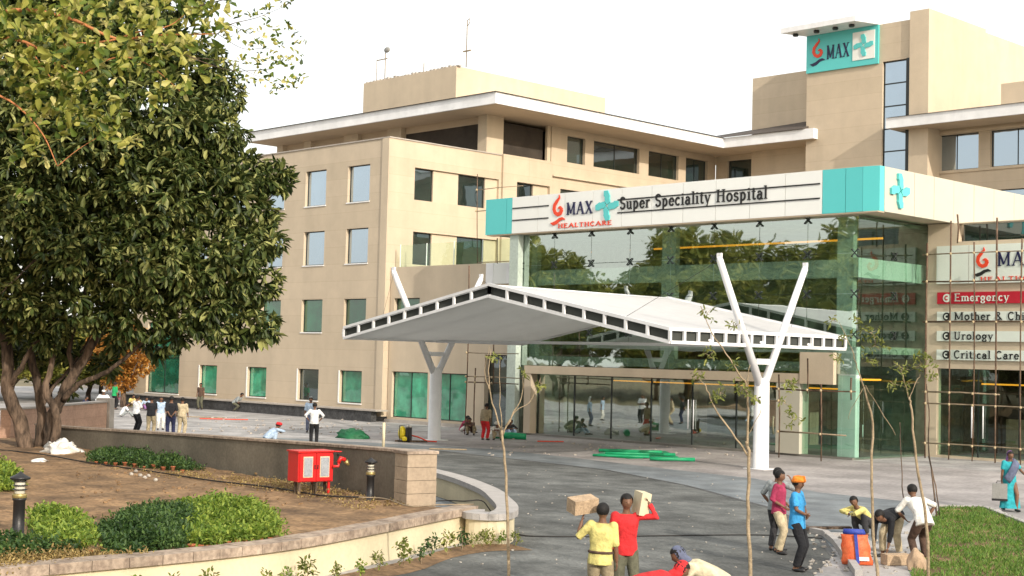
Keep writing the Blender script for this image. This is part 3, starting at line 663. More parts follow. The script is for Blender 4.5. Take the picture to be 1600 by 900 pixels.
for i in range(n):
    x0 = -49.8 + dw * i
    d = MB().box(x0 + .01, x0 + dw - .01, 50.8 + .03 * (i % 2), 50.82 + .03 * (i % 2), .1, 2.97).build('glass_door', 'front_glass', ent)
    MB().box(x0, x0 + .05, 50.77 + .03 * (i % 2), 50.87 + .03 * (i % 2), .1, 2.98).build('door_frame', 'dark_frame', ent)
    if i in (3, 4):
        hx = x0 + (dw - .15 if i == 3 else .15); MB().tube([(hx, 50.72, .8), (hx, 50.72, 2.1)], .025, 6).build('handle', 'white_steel', d)
# fascia band: panels one by one
def fpanel(x0, x1, m): return MB().box(x0 + .012, x1 - .012, FY + random.uniform(0, .006), FY + .12, F0, F1).build('fascia_panel', m, ent)
fpanel(-52.95, -51.5, 'turquoise'); fpanel(-51.5, -51.1, 'turquoise')
xs = [-51.1 + (18.1 / 10) * k for k in range(11)]
for a, b_ in zip(xs, xs[1:]): fpanel(a, b_, 'panel_white')
fpanel(-33.0, -31.9, 'turquoise'); fpanel(-31.9, FX - .7, 'turquoise')
cb = MB().prism([(FX - .7, FY), (FX, FY + .1), (FX, FY + .45), (FX - .7, FY + .45)], F0, F1).build('corner_panel', 'turquoise', ent)
ys = [FY + .47] + [FY + .47 + 2.3, 54.3, 55.95, 57.7, 59.5, 61.4, 63.4, 65.4, 67.4]
for i, (a, b_) in enumerate(zip(ys, ys[1:])):
    MB().box(FX - .12, FX + random.uniform(-.006, 0), a + .012, b_ - .012, F0, F1).build('fascia_panel', 'panel_cream', ent)
MB().box(-52.9, FX - .14, FY + .14, 67, F0 + .02, F1 - .06).build('roof_slab', 'tan_plain', ent)
MB().box(-52.9, FX - .02, FY + .02, FY + .5, F0 - .05, F0 - .004).build('soffit_trim', 'soffit', ent)
MB().box(-53.0, -52.955, FY, FY + 3, F0, F1).build('fascia_panel', 'turquoise', ent)
ST = lambda x0, x1, z: MB().box(x0, x1, FY - .03, FY - .004, z, z + .055).build('stripe', 'black_print', ent)
for z in (F0 + .62, F0 + 1.22):
    ST(-51.05, -48.55, z); ST(-44.1, -33.1, z)
fo = (-48.35, FY - .004, F0 + .28)
a_, w_ = flame(fo, UX, UZ, -UY, 1.45, .04)
a_.build('flame_mark', 'logo_red', ent); w_.build('swoosh', 'logo_red', ent)
text('MAX', (-47.35, FY - .004, F0 + .72), UX, UZ, -UY, .62, 1.75, .04).build('lettering', 'navy', ent)
text('HEALTHCARE', (-47.9, FY - .004, F0 + .12), UX, UZ, -UY, .21, 3.5, .03).build('lettering', 'logo_red', ent)
pinwheel((-44.75, FY - .004, F0 + 1.02), UX, UZ, -UY, .72, .05).build('cross_mark', 'turquoise', ent)
text('Super Speciality Hospital', (-43.95, FY - .004, F0 + .79), UX, UZ, -UY, .58, 8.3, .04).build('lettering', 'black_print', ent)
pinwheel((FX + .002, FY + 1.55, F0 + .92), UY, UZ, UX, .72, .1).build('cross_mark', 'turquoise', ent)
# sign wall
SY = 55.95
wall('Y', SY, .35, -31.6, -20, 0, 9.94, [(-31.1, -20.5, .1, 3.77), (-30.2, -22, 9.15, 9.9)]).build('sign_wall', 'tan_plain', ent)
MB().box(-30.1, -20.6, SY + .3, SY + .33, 9.16, 9.89).build('slit_window', 'dark_window', ent)
MB().box(-31.5, -20, SY + .6, 66, 3.8, 9.9).build('rear_mass', 'tan_plain', ent)
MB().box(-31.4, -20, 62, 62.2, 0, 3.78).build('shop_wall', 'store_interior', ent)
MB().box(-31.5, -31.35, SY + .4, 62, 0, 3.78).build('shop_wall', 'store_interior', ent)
for k in range(6):
    MB().box(-31.05 + k * 1.8, -29.29 + k * 1.8, SY + .1, SY + .12, .12, 3.76).build('pane', 'side_glass', ent)
    MB().box(-29.28 + k * 1.8, -29.23 + k * 1.8, SY + .08, SY + .16, .1, 3.77).build('door_frame', 'dark_frame', ent)
for x in (-29.5, -29.0): MB().tube([(x, SY + .02, .9), (x, SY + .02, 2.3)], .03, 6).build('handle', 'white_steel', ent)
MB().box(-30.6, -21, 58.9, 59.0, 3.1, 3.17).build('warm_light_strip', 'warm_strip', ent)
MB().box(-30.2, -27, 60.4, 60.7, .1, 1.6).build('counter', 'cardboard', ent)
sb = MB().box(-31.1, -23.5, SY - .14, SY - .004, 7.36, 8.97).build('sign_board', 'sign_white', ent)
MB().box(-29.62, -29.6, SY - .146, SY - .142, 7.36, 8.97).build('joint', 'ledge_stone', sb)
a_, w_ = flame((-29.35, SY - .142, 7.65), UX, UZ, -UY, 1.2, .03); a_.build('flame_mark', 'logo_red', sb); w_.build('swoosh', 'black_print', sb)
text('MAX', (-28.35, SY - .142, 8.05), UX, UZ, -UY, .6, 1.75, .03).build('lettering', 'navy', sb)
text('HEALTHCARE', (-29.1, SY - .142, 7.45), UX, UZ, -UY, .17, 3.1, .02).build('lettering', 'logo_red', sb)
ST_ = [('Emergency', 6.51, 7.0, 'sign_red', 'sign_white'), ('Mother & Child', 5.75, 6.18, 'sign_white', 'black_print'), ('Urology', 4.93, 5.36, 'sign_white', 'black_print'), ('Critical Care', 4.14, 4.57, 'sign_white', 'black_print')]
for s, z0, z1, m1, m2 in ST_:
    q = MB().box(-31.08, -23.5, SY - .1, SY - .004, z0, z1).build('sign_strip', m1, ent)
    zc = (z0 + z1) / 2
    d = MB(); n_ = 18; c = Vector((-30.62, SY - .102, zc)); R_ = .18
    vs = [c + Vector((R_ * math.cos(2 * PI * k / n_), 0, R_ * math.sin(2 * PI * k / n_))) for k in range(n_)]; vs += [v + Vector((0, -.02, 0)) for v in vs]
    d.add(vs, [tuple(range(n_, 2 * n_))] + [(k, (k + 1) % n_, n_ + (k + 1) % n_, n_ + k) for k in range(n_)]); d.build('disc', m2, q)
    e = MB(); strokes(e, c + Vector((0, -.022, 0)), UX, UZ, -UY, [(p[0], p[1]) for p in arc(0, 0, .08, .08, 60, 300)], .05, .008); e.build('symbol', m1, q)
    text(s, (-30.28, SY - .102, zc - .14), UX, UZ, -UY, .34, sum(GL[c_][0] + .07 for c_ in s) * .44, .02).build('lettering', m2, q)
# ================================================================== CANOPY
can = root('entrance_canopy', (-39.5, 42.8, 0), 'white fabric gable canopy on steel V columns in front of the glass entrance', 'canopy')
CX0, CX1, CY0, CY1, CE, CA = -48.4, -30.7, 37.55, 48.2, 4.42, 6.08
CM = (CX0 + CX1) / 2
top = lambda x: CE + .44 + (CA - CE) * (1 - abs(x - CM) / (CM - CX0))
# membrane with a slight sag, top and lining
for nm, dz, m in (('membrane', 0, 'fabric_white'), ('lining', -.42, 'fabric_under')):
    nx, ny = 24, 12; vs = []; fs = []
    for j in range(ny + 1):
        for i in range(nx + 1):
            x = CX0 + .05 + (CX1 - CX0 - .1) * i / nx; y = CY0 + .05 + (CY1 - CY0 - .1) * j / ny
            u = abs((i / nx) * 2 - 1); sag = .17 * math.sin(PI * u) * math.sin(PI * j / ny)
            vs.append((x, y, top(x) + dz - .02 - sag))
    fs = [(j * (nx + 1) + i, j * (nx + 1) + i + 1, (j + 1) * (nx + 1) + i + 1, (j + 1) * (nx + 1) + i) for j in range(ny) for i in range(nx)]
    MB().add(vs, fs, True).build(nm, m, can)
def ladder(p, q, n, hgt=.44):
    """edge truss: top and bottom chord plus vertical posts, each post its own part"""
    p, q = Vector(p), Vector(q); d = (q - p).normalized()
    s = Vector((0, 0, 1)).cross(d).normalized()
    for dz in (0, hgt):
        MB().obox((p + q) / 2 + Vector((0, 0, dz)), d, s, Vector((0, 0, 1)) - d * d.z, (q - p).length / 2, .05, .055).build('chord', 'white_steel', can)
    for k in range(n + 1):
        c = p.lerp(q, k / n) + Vector((0, 0, hgt / 2)); MB().obox(c, d * 1, s, (0, 0, 1), .05, .045, hgt / 2 - .05).build('post', 'white_steel', can)
    z = Vector((0, 0, 1)); iy = Vector(((CM - (p + q).x / 2) * .0, 0, 0))
    off = s * (.09 if s.dot(Vector((CM, 42.8, 0)) - (p + q) / 2) > 0 else -.09)
    MB().add([p + off + z * .06, q + off + z * .06, q + off + z * (hgt - .06), p + off + z * (hgt - .06)], [(0, 1, 2, 3)]).build('shade_strip', 'canopy_shade', can)  # added dark strip: shade in the open truss put into colour
ladder((CX0, CY0, CE), (CM, CY0, CA), 9); ladder((CM, CY0, CA), (CX1, CY0, CE), 9)
ladder((CX1, CY0, CE), (CX1, CY1, CE), 14); ladder((CX0, CY0, CE), (CX0, CY1, CE), 14)
ladder((CX0, CY1, CE), (CM, CY1, CA), 9); ladder((CM, CY1, CA), (CX1, CY1, CE), 9)
MB().tube([(CM, CY0 + .1, CA + .40), (CM, CY1 - .1, CA + .40)], .05, 8).build('ridge_tube', 'white_steel', can)
for y in (39.8, 42.8, 45.8):
    for sx in (-1, 1):
        MB().tube([(CM, y, CA + .1), (CM + sx * (CM - CX0), y, CE + .1)], .05, 6).build('rafter', 'white_steel', can)
MB().tube([(CX0, 42.8, CE), (CX1, 42.8, CE)], .06, 6).build('tie_bar', 'white_steel', can)
for X in (-30.7, -48.4):
    c = root('canopy_column', (X, 42.8, 0), 'round white steel column splitting into a V, at the %s of the canopy' % ('right side' if X > -40 else 'left side'), 'column', 'V columns of the canopy')
    MB().lathe((X, 42.8, 0), [(.34, 0), (.34, .01), (.29, .02), (.27, 3.1), (.2, 3.25)], 20).build('shaft', 'white_steel', c)
    for s in (-1, 1):
        MB().tube([(X, 42.8 + s * .12, 3.0), (X, 42.8 + s * 2.6, 7.35), (X, 42.8 + s * 2.66, 7.46)], [.15, .12, .06], 12).build('arm', 'white_steel', c)
        MB().obox((X, 42.8 + s * 2.62, 7.5), UX, UY, UZ, .09, .05, .09).build('end_plate', 'white_steel', c)
    MB().box(X - .05, X + .05, 42.4, 43.2, 3.75, 3.95).build('web_plate', 'white_steel', c)
    MB().box(X - .45, X + .45, 42.35, 43.25, .005, .03).build('base_plate', 'white_steel', c)
    for s in (-1, 1):
        for t in (-1, 1):
            MB().tube([(X, 42.8 + s * 2.6, 7.35), (X + (CM - X) * .25, 42.8 + s * 5, top(X + (CM - X) * .25))], .008, 4).build('stay_cable', 'cable', c) if t > 0 else None
# ================================================================== GARDEN TERRACE
GZ = .6
gw_top = [(-44.6, 22.2, 1.22), (-42.8, 22.02, 1.24), (-34.75, 21.81, 1.42), (-28.9, 21.3, 1.56), (-23.75, 20.3, 1.72)]
def smooth(pts, n=4):
    out = []
    P = [np.array(p, float) for p in pts]; P = [2 * P[0] - P[1]] + P + [2 * P[-1] - P[-2]]
    for i in range(1, len(P) - 2):
        for k in range(n):
            t = k / n; a, b_, c, d = P[i - 1:i + 3]
            out.append(tuple(.5 * ((2 * b_) + (-a + c) * t + (2 * a - 5 * b_ + 4 * c - d) * t * t + (-a + 3 * b_ - 3 * c + d) * t ** 3)))
    return out + [tuple(P[-2])]
def path_wall(pts, half, z0, z1=None, gap=0):
    """list of quad footprints along a path: returns prisms one per segment"""
    n = len(pts); N_ = []
    for i in range(n):
        a, b_ = Vector(pts[max(i - 1, 0)][:2]), Vector(pts[min(i + 1, n - 1)][:2]); d = (b_ - a).normalized(); N_.append(Vector((-d.y, d.x)))
    seg = []
    for i in range(n - 1):
        p, q = Vector(pts[i][:2]), Vector(pts[i + 1][:2]); d = (q - p).normalized() * gap
        seg.append(([p + d + N_[i] * half, q - d + N_[i + 1] * half, q - d - N_[i + 1] * half, p + d - N_[i] * half], pts[i], pts[i + 1]))
    return seg
gw = root('garden_wall', (-30, 21.4, 0), 'low grey rendered wall behind the red fire cabinet', 'wall')
gp = smooth(gw_top, 5)
B = MB(); n = len(gp); L_, R_ = [], []
for i, p in enumerate(gp):
    a, b_ = Vector(gp[max(i - 1, 0)][:2]), Vector(gp[min(i + 1, n - 1)][:2]); d = (b_ - a).normalized(); N_ = Vector((-d.y, d.x)) * .16
    L_.append((p[0] + N_.x, p[1] + N_.y, p[2])); R_.append((p[0] - N_.x, p[1] - N_.y, p[2]))
vs = []
for l, r in zip(L_, R_): vs += [(r[0], r[1], 0), (r[0], r[1], r[2] - .05), (l[0], l[1], l[2] - .05), (l[0], l[1], 0)]
fs = [(4 * i + k, 4 * (i + 1) + k, 4 * (i + 1) + (k + 1) % 4, 4 * i + (k + 1) % 4) for i in range(n - 1) for k in range(4)] + [(0, 1, 2, 3), (4 * n - 4, 4 * n - 1, 4 * n - 2, 4 * n - 3)]
B.add(vs, fs).build('wall_body', 'grey_render', gw)
for q, p0, p1 in path_wall(gp, .2, 0, gap=.006):
    z = [p0[2], p1[2], p1[2], p0[2]]; MB().prism([tuple(v) for v in q], [k - .048 for k in z], [k + .01 for k in z]).build('coping_stone', 'coping_stone', gw)
pier = root('wall_pier', (-23.4, 20.4, 0), 'stone block pier ending the grey garden wall beside the driveway', 'pier')
d0 = (Vector(gp[-1][:2]) - Vector(gp[-2][:2])).normalized(); d1 = Vector((-d0.y, d0.x))
pc = Vector(gp[-1][:2]) + d0 * .30
for k in range(6):
    MB().obox((pc.x, pc.y, .14 + k * .277), (d0.x, d0.y, 0), (d1.x, d1.y, 0), UZ, .285 + random.uniform(-.006, .006), .36 + random.uniform(-.006, .006), .134).build('stone', 'beige_stone', pier)
MB().obox((pc.x, pc.y, 1.70), (d0.x, d0.y, 0), (d1.x, d1.y, 0), UZ, .31, .385, .032).build('cap_stone', 'coping_stone', pier)
# low retaining wall along the road
wp = [(-18.0, -2), (-18.6, 4), (-19.0, 8.93), (-19.03, 12.0), (-19.35, 14.2), (-20.4, 17.1), (-21.69, 20.35)]
rp = smooth([(x - .2, y, .7) for x, y in wp], 5)
rt = root('retaining_wall', (-19.4, 12, 0), 'low cream garden wall with stone coping curving along the road', 'wall')
B = MB()
for q, p0, p1 in path_wall(rp, .15, 0): B.prism([tuple(v) for v in q], 0, .55)
B.build('wall_body', 'cream_wall', rt)
for q, p0, p1 in path_wall(rp, .23, 0, gap=.006): MB().prism([tuple(v) for v in q], .553, .70 + random.uniform(-.006, .006)).build('coping_stone', 'coping_stone', rt)
cp = smooth([(-21.62, 20.25, .7), (-21.2, 19.9, .7), (-20.85, 20.2, .7), (-21.5, 21.1, .7), (-23.0, 22.35, .7), (-25.2, 23.95, .7), (-28.9, 25.9, .7), (-34, 27.6, .7)], 5)
rt2 = root('curved_kerb_wall', (-22, 21.5, 0), 'low rounded kerb wall wrapping the walkway end beside the asphalt', 'wall')
B = MB()
for q, p0, p1 in path_wall(cp, .15, 0): B.prism([tuple(v) for v in q], 0, .52)
B.build('wall_body', 'cream_wall', rt2)
for q, p0, p1 in path_wall(cp, .23, 0, gap=.003): MB().prism([tuple(v) for v in q], .523, .65).build('coping_stone', 'kerb_stone', rt2)
sheet('walkway', [(-21.7, 20.5), (-23.0, 22.1), (-25.2, 23.7), (-28.9, 25.6), (-34, 27.3), (-42, 24), (-34.7, 22.1), (-28.9, 21.55), (-24, 20.6)], .05, 'asphalt_new')
# soil
bd = [(x - .35, y) for x, y in wp] + [(-21.9, 20.2), (-23.5, 20.1), (-28.9, 21.0), (-34.75, 21.55), (-42.8, 21.8), (-60, 26), (-75, 20), (-70, -2), (-18.4, -2)]
sm = MB(); NX = 150
x0, x1, y0, y1 = -62, -18.2, -2, 24
poly = bd
def inside(x, y):
    c = False; j = len(poly) - 1
    for i in range(len(poly)):
        xi, yi = poly[i]; xj, yj = poly[j]
        if (yi > y) != (yj > y) and x < (xj - xi) * (y - yi) / (yj - yi) + xi: c = not c
        j = i
    return c
from mathutils import noise as mn
idx = {}; vs = []; fs = []
step = .2
def soil_z(x, y): return GZ + .05 * mn.noise(Vector((x * .7, y * .7, 0))) + .035 * mn.noise(Vector((x * 2.7, y * 2.7, 3))) + max(0, (-x - 30) * .004)
def vid(i, j):
    if (i, j) not in idx:
        x, y = x0 + i * step, y0 + j * step; idx[(i, j)] = len(vs); vs.append((x, y, soil_z(x, y)))
    return idx[(i, j)]
for i in range(int((x1 - x0) / step)):
    for j in range(int((y1 - y0) / step)):
        if inside(x0 + (i + .5) * step, y0 + (j + .5) * step): fs.append((vid(i, j), vid(i + 1, j), vid(i + 1, j + 1), vid(i, j + 1)))
struct('garden_soil', MB().add(vs, fs, True), 'soil')
# grass plot bottom right
gr = [(-19.6, 35.35), (-18.75, 36.3), (-16.6, 33.9), (-11, 27.5), (-4, 20), (-2, 10), S2(1412, 1000), S2(1425, 900), S2(1447, 850), S2(1456, 812)]
sheet('grass_plot_soil', gr, .05, 'soil')
# ================================================================== FAR SETTING
fw = MB().box(-135, -92, 66, 66.3, 0, 1.1).thing('boundary_wall', 'ledge_stone', 'low pale boundary wall far behind the tree at the left', 'wall')
pw = root('stone_wall', (-51.2, 27, 0), 'short pinkish stone wall behind the tree trunks', 'wall')
A_, B_ = Vector((-46.5, 21.9)), Vector((-52.6, 28.8)); d = (B_ - A_).normalized(); s = Vector((-d.y, d.x))
c = (A_ + B_) / 2
MB().obox((c.x, c.y, .79), (d.x, d.y, 0), (s.x, s.y, 0), UZ, (B_ - A_).length / 2, .18, .79).build('wall_body', 'pink_wall', pw)
MB().obox((c.x, c.y, 1.612), (d.x, d.y, 0), (s.x, s.y, 0), UZ, (B_ - A_).length / 2, .22, .03).build('coping', 'ledge_stone', pw)
e = B_ + d * .3
MB().obox((e.x, e.y, .87), (d.x, d.y, 0), (s.x, s.y, 0), UZ, .28, .28, .87).build('pier', 'ledge_stone', pw)
# ================================================================== VEGETATION
def norm(a): return a / np.maximum(np.linalg.norm(a, axis=-1, keepdims=True), 1e-9)
def leaves_mesh(name, P, D, Nn, L, Wd, material, fold=.25, droop=.15, at=.5):
    """vectorised leaves: base P, direction D, face normal Nn; 5 verts / 2 quads each"""
    n = len(P); D = norm(D); S = norm(np.cross(D, Nn)); N2 = np.cross(S, D)
    L = np.broadcast_to(np.asarray(L, float).reshape(-1, 1), (n, 1)); Wd = np.broadcast_to(np.asarray(Wd, float).reshape(-1, 1), (n, 1))
    up_ = N2 * Wd * fold; a0, a1_ = at - .22, at + .2; w0, w1 = (.40, .46) if at <= .5 else (.32, .5)
    l1 = P + D * L * a0 + S * Wd * w0 + up_; l2 = P + D * L * a1_ + S * Wd * w1 + up_ * .8 - N2 * L * droop * .4
    r1 = P + D * L * a0 - S * Wd * w0 + up_; r2 = P + D * L * a1_ - S * Wd * w1 + up_ * .8 - N2 * L * droop * .4
    tip = P + D * L - N2 * L * droop
    V = np.stack([P, l1, l2, tip, r2, r1], 1).reshape(-1, 3)
    b = np.arange(n)[:, None] * 6
    F = np.concatenate([b + np.array([[0, 1, 2, 3]]), b + np.array([[0, 3, 4, 5]])], 1).reshape(-1)
    me = bpy.data.meshes.new(name); me.vertices.add(n * 6); me.vertices.foreach_set('co', V.ravel().astype(np.float32))
    me.loops.add(len(F)); me.loops.foreach_set('vertex_index', F.astype(np.int32))
    me.polygons.add(n * 2); me.polygons.foreach_set('loop_start', np.arange(0, n * 8, 4, dtype=np.int32)); me.polygons.foreach_set('loop_total', np.full(n * 2, 4, np.int32))
    me.materials.append(M[material]); me.update(calc_edges=True); return me
def rvec(n): return norm(rng.normal(size=(n, 3)))
def rosettes(cent, rad, n, per, L, Wd, hang=.5, flat=.8, shell=.55):
    """leaf whorls on the shells of clumps; returns P, D, N, L, W arrays"""
    cent = np.array(cent); rad = np.array(rad); k = rng.choice(len(cent), n, p=rad[:, 0] ** 2 / (rad[:, 0] ** 2).sum())
    d = rvec(n); rr = shell + (1 - shell) * rng.random((n, 1)) ** .6
    C = cent[k] + d * rad[k] * rr
    out = norm(d + np.array([0, 0, .25]) + .5 * rvec(n))
    P = np.repeat(C, per, 0); O = np.repeat(out, per, 0)
    D = norm(O * .55 + rvec(n * per) * .9 + np.array([0, 0, -hang])); Nn = norm(np.array([0, 0, 1.]) + .6 * O + .5 * rvec(n * per))
    P = P + D * .03 + .04 * rvec(n * per)
    sc = rng.uniform(.7, 1.25, (n * per, 1))
    return P, D, Nn, L * sc, Wd * sc
def cat(*a): return [np.concatenate(x) for x in zip(*a)]
V3 = lambda v: np.array([v.x, v.y, v.z])
# ---- the big tree at the left
TP = spot(62, 700, GZ); TP.z = .6
DB = (TP - CAM).dot(CF)
tree = root('broadleaf_tree', TP, 'big dark leafy tree with several trunks filling the left side in front of the building', 'tree')
def off(o): o.location = -tree.location; return o
mpx = DB / FPX
cl = []
for px, py, dd, r in [(-90, 120, 0, 95), (-60, 300, -1, 100), (-60, 440, 0, 80), (20, 60, -1, 90), (40, 180, -2, 95), (30, 320, -2.4, 95), (20, 450, -1.6, 75), (60, 510, -.6, 46),
        (120, 90, -1.5, 90), (140, 230, -2.6, 95), (130, 370, -2.6, 90), (130, 470, -1.8, 62), (215, 60, -1, 80), (230, 180, -2, 88), (240, 300, -2.4, 85), (235, 410, -2.4, 80), (215, 485, -1.6, 55),
        (300, 110, 0, 68), (325, 205, -.8, 62), (335, 300, -1, 75), (330, 400, -1.6, 72), (310, 475, -1.2, 60), (385, 270, .2, 42), (425, 275, .8, 30), (395, 370, 0, 46), (385, 440, -.4, 52), (395, 510, 0, 40), (350, 525, -.3, 28),
        (410, 330, .6, 26), (446, 285, 1, 18), (420, 380, .5, 22), (270, 520, -.6, 34), (175, 525, .6, 32), (100, 545, 1.2, 26), (240, 545, 0, 18),
        (100, 30, 2, 110), (250, 250, 3, 110), (120, 350, 3, 120), (0, 200, 3, 120), (240, 420, 2.5, 70), (330, 150, 2.5, 55), (-40, 560, 2, 50), (0, -60, 0, 110), (140, -60, 0, 100), (250, -20, 0, 70), (20, 545, 2.5, 36), (60, 560, 1.5, 28), (165, 572, 1.6, 24), (115, 600, 2.2, 18)]:
    c = V3(deep(px, py, DB + dd)); r *= mpx
    cl.append((c, (r, r * 1.0, r * .82)))
CC = [c for c, r in cl]; RR = [r for c, r in cl]
a1 = rosettes(CC, RR, 7400, 9, .28, .095, hang=.5)
inner = [(c, tuple(v * .8 for v in q)) for c, q in cl]
a2 = rosettes([c for c, q in inner], [q for c, q in inner], 1900, 8, .46, .15, hang=.3, shell=.1)
a1 = cat(a1, a2)
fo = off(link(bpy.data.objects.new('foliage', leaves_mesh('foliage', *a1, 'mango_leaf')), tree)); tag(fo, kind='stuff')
# sparse outer sprays
def P3(px, py, dd=0): return deep(px, py, DB + dd)
def limb(pts, r0, r1, name='limb', m='bark', n=8, parent=None, jit=.04, tr=None):
    pts = [P3(*p) if not isinstance(p, Vector) else p for p in pts]; sp_ = smooth([tuple(p) for p in pts], 4); k = len(sp_); r0 *= .78; r1 *= .8
    q = [Vector(p) + Vector((random.uniform(-jit, jit), random.uniform(-jit, jit), 0)) * (1 if 0 < i < k - 1 else 0) for i, p in enumerate(sp_)]
    o = MB().tube(q, [r0 + (r1 - r0) * i / (k - 1) for i in range(k)], n).build(name, m, parent or tree)
    return o
limb([(42, 706, 0), (30, 660, 0), (14, 610, -.1), (8, 540, 0), (-10, 420, 0), (-40, 300, 0)], .34, .16, 'trunk')
limb([(78, 704, .2), (80, 660, .2), (96, 620, .2), (118, 580, .1), (150, 530, 0), (190, 450, 0), (220, 330, 0)], .30, .10, 'trunk')
limb([(60, 706, .5), (66, 650, .5), (58, 600, .5), (48, 545, .5), (60, 440, .6), (70, 320, .6)], .22, .12, 'trunk', m='bark')
limb([(84, 700, 0), (88, 650, -.2), (72, 610, -.3), (84, 560, -.3), (100, 470, -.3)], .2, .08, 'trunk')
limb([(98, 625, .1), (124, 600, -.2), (160, 585, -.5), (195, 560, -.8), (260, 500, -1), (320, 460, -1)], .13, .04)
limb([(118, 585, .1), (108, 540, .2), (128, 480, .3), (140, 380, .3)], .12, .05)
limb([(14, 610, 0), (40, 560, -.5), (80, 500, -.8), (60, 420, -1)], .12, .05)
limb([(150, 530, 0), (230, 440, .3), (330, 380, .3), (400, 330, .5), (440, 290, .9)], .1, .02)
limb([(60, 640, .4), (92, 596, .8), (120, 560, 1), (150, 510, 1.2)], .09, .04)
for pts in ([(60, 400, -2.7), (30, 430, -3), (0, 460, -3)], [(180, 390, -3.2), (230, 440, -3), (250, 460, -3)], [(20, 180, -3), (60, 250, -3), (70, 270, -3)]): limb(pts, .045, .015)
# ---- the lighter tree whose branches hang in at the top left
DL = 33.0
def PL(px, py, dd=0): return deep(px, py, DL + dd)
lt_root = spot(-260, 800, GZ)
lt = root('overhanging_tree', lt_root, 'lighter tree with big pale leaves and orange branches reaching in from the top left corner', 'tree')
LB = []
def br(pts, r0, r1, m='bark_orange'):
    q = [Vector(p) for p in smooth([tuple(PL(*p)) for p in pts], 5)]; k = len(q)
    MB().tube(q, [r0 + (r1 - r0) * i / (k - 1) for i in range(k)], 6).build('branch', m, lt); LB.append((q, r0)); return q
MB().tube([lt_root, PL(-230, 500), PL(-200, 250), PL(-150, 90)], [.32, .26, .2, .12], 10).build('trunk', 'bark', lt)
br([(-150, 100), (-40, 60), (40, 66), (90, 100), (130, 115)], .05, .02); br([(-150, 90), (0, 20), (100, 26), (180, 60), (240, 55), (340, 53)], .06, .014)
br([(100, 70), (170, 64), (215, 50), (265, 40), (300, 12)], .03, .008); br([(180, 60), (250, 68), (300, 90), (360, 110), (425, 108)], .02, .006, 'bark')
br([(340, 53), (360, 38), (400, 28), (440, 12)], .014, .004, 'bark'); br([(300, 12), (340, 2), (380, -10)], .02, .006, 'bark')
br([(130, 115), (180, 90), (230, 100), (290, 150)], .02, .006); br([(-100, 140), (0, 150), (60, 200), (90, 260)], .035, .01); br([(40, 66), (70, 110), (88, 130)], .02, .008)
br([(-100, 0), (50, -20), (160, -40)], .04, .01); br([(90, 260), (120, 235), (160, 210)], .012, .005); br([(340, 53), (380, 76), (420, 76), (455, 95)], .008, .003, 'bark'); br([(300, 90), (350, 96), (400, 118), (440, 130)], .008, .003, 'bark')
br([(360, 38), (390, 50), (430, 45)], .007, .003, 'bark'); br([(440, 12), (455, 3), (470, -8)], .006, .003, 'bark')
tips = []
def lp(px, py, dd, n, spread):
    for _ in range(n):
        a, b_ = rng.normal(0, spread, 2); tips.append(V3(PL(px + a, py + b_, dd + rng.normal(0, .5))))
LA = [(40, 20, 36, 46), (130, 30, 36, 50), (230, 25, 32, 38), (40, 90, 38, 46), (130, 110, 36, 44), (220, 90, 32, 32), (60, 160, 30, 24), (150, 185, 22, 20), (60, 215, 18, 12), (300, 60, 26, 24), (310, 10, 26, 30), (250, 150, 22, 10), (-30, 80, 30, 30), (10, 10, 34, 36), (185, 215, 14, 7), (100, 145, 28, 22), (205, 240, 8, 2), (30, 300, 10, 2)]
for px, py, s, n in LA: lp(px, py, 0, n, s)
sparse0 = len(tips)
for q in [(355, 20), (372, 25), (375, 48), (360, 62), (385, 70), (392, 46), (405, 60), (400, 78), (418, 80), (425, 60), (440, 66), (412, 42), (432, 44), (440, 5), (425, 12), (410, 25), (397, 22), (455, 3), (446, 37), (463, 45), (452, 100), (440, 96), (430, 104), (460, 120), (470, 122), (455, 128), (440, 130), (425, 128), (415, 100), (405, 108), (398, 92), (390, 100), (380, 95), (372, 110), (400, 122), (420, 117), (430, 143), (452, 135), (475, 63), (385, 125), (365, 130), (350, 95), (340, 120), (467, 88), (448, 88)]:
    for _ in range(2): tips.append(V3(PL(q[0] + rng.normal(0, 4), q[1] + rng.normal(0, 3), rng.normal(0, .3))))
tips = np.array(tips); nT = len(tips); per = 4
P = np.repeat(tips, per, 0); D = norm(rvec(nT * per) + np.array([0, 0, .15]) - .2 * np.array(sdir) * 0); Nn = norm(rvec(nT * per) * .8 + np.array([.2, -.5, .6]))
P = P + .07 * rvec(nT * per)
Ls = rng.uniform(.18, .34, nT * per); Ls[sparse0 * per:] *= .5
dist = (P - np.array(CAM)) @ np.array(CF)
big = np.zeros(len(P), bool)
pxs = 800 + FPX * ((P - np.array(CAM)) @ np.array(CR)) / dist; pys = 450 - FPX * ((P - np.array(CAM)) @ np.array(CU)) / dist
vis = (pxs > 5) & (pys > 5); score = np.where(vis, Ls / dist, 0); big[np.argsort(-score)[:290]] = True
r_ = ~big
tag(link(bpy.data.objects.new('foliage', leaves_mesh('foliage', P[r_] - np.array(lt_root), D[r_], Nn[r_], Ls[r_], Ls[r_] * .55, 'light_leaf', .2, .12, .62)), lt), kind='stuff')
lm = leaves_mesh('leaf', np.zeros((1, 3)), np.array([[0, 1., 0]]), np.array([[0, 0, 1.]]), 1.0, .55, 'light_leaf', .2, .12, .62)
for i in np.where(big)[0]:
    o = bpy.data.objects.new('leaf', lm); o.parent = lt; o.location = Vector(P[i]) - lt_root
    d = Vector(D[i]).normalized(); nn = Vector(Nn[i]); x = d.cross(nn).normalized(); z = x.cross(d)
    o.rotation_euler = Matrix((x, d, z)).transposed().to_euler(); o.scale = (Ls[i],) * 3; COL.objects.link(o)
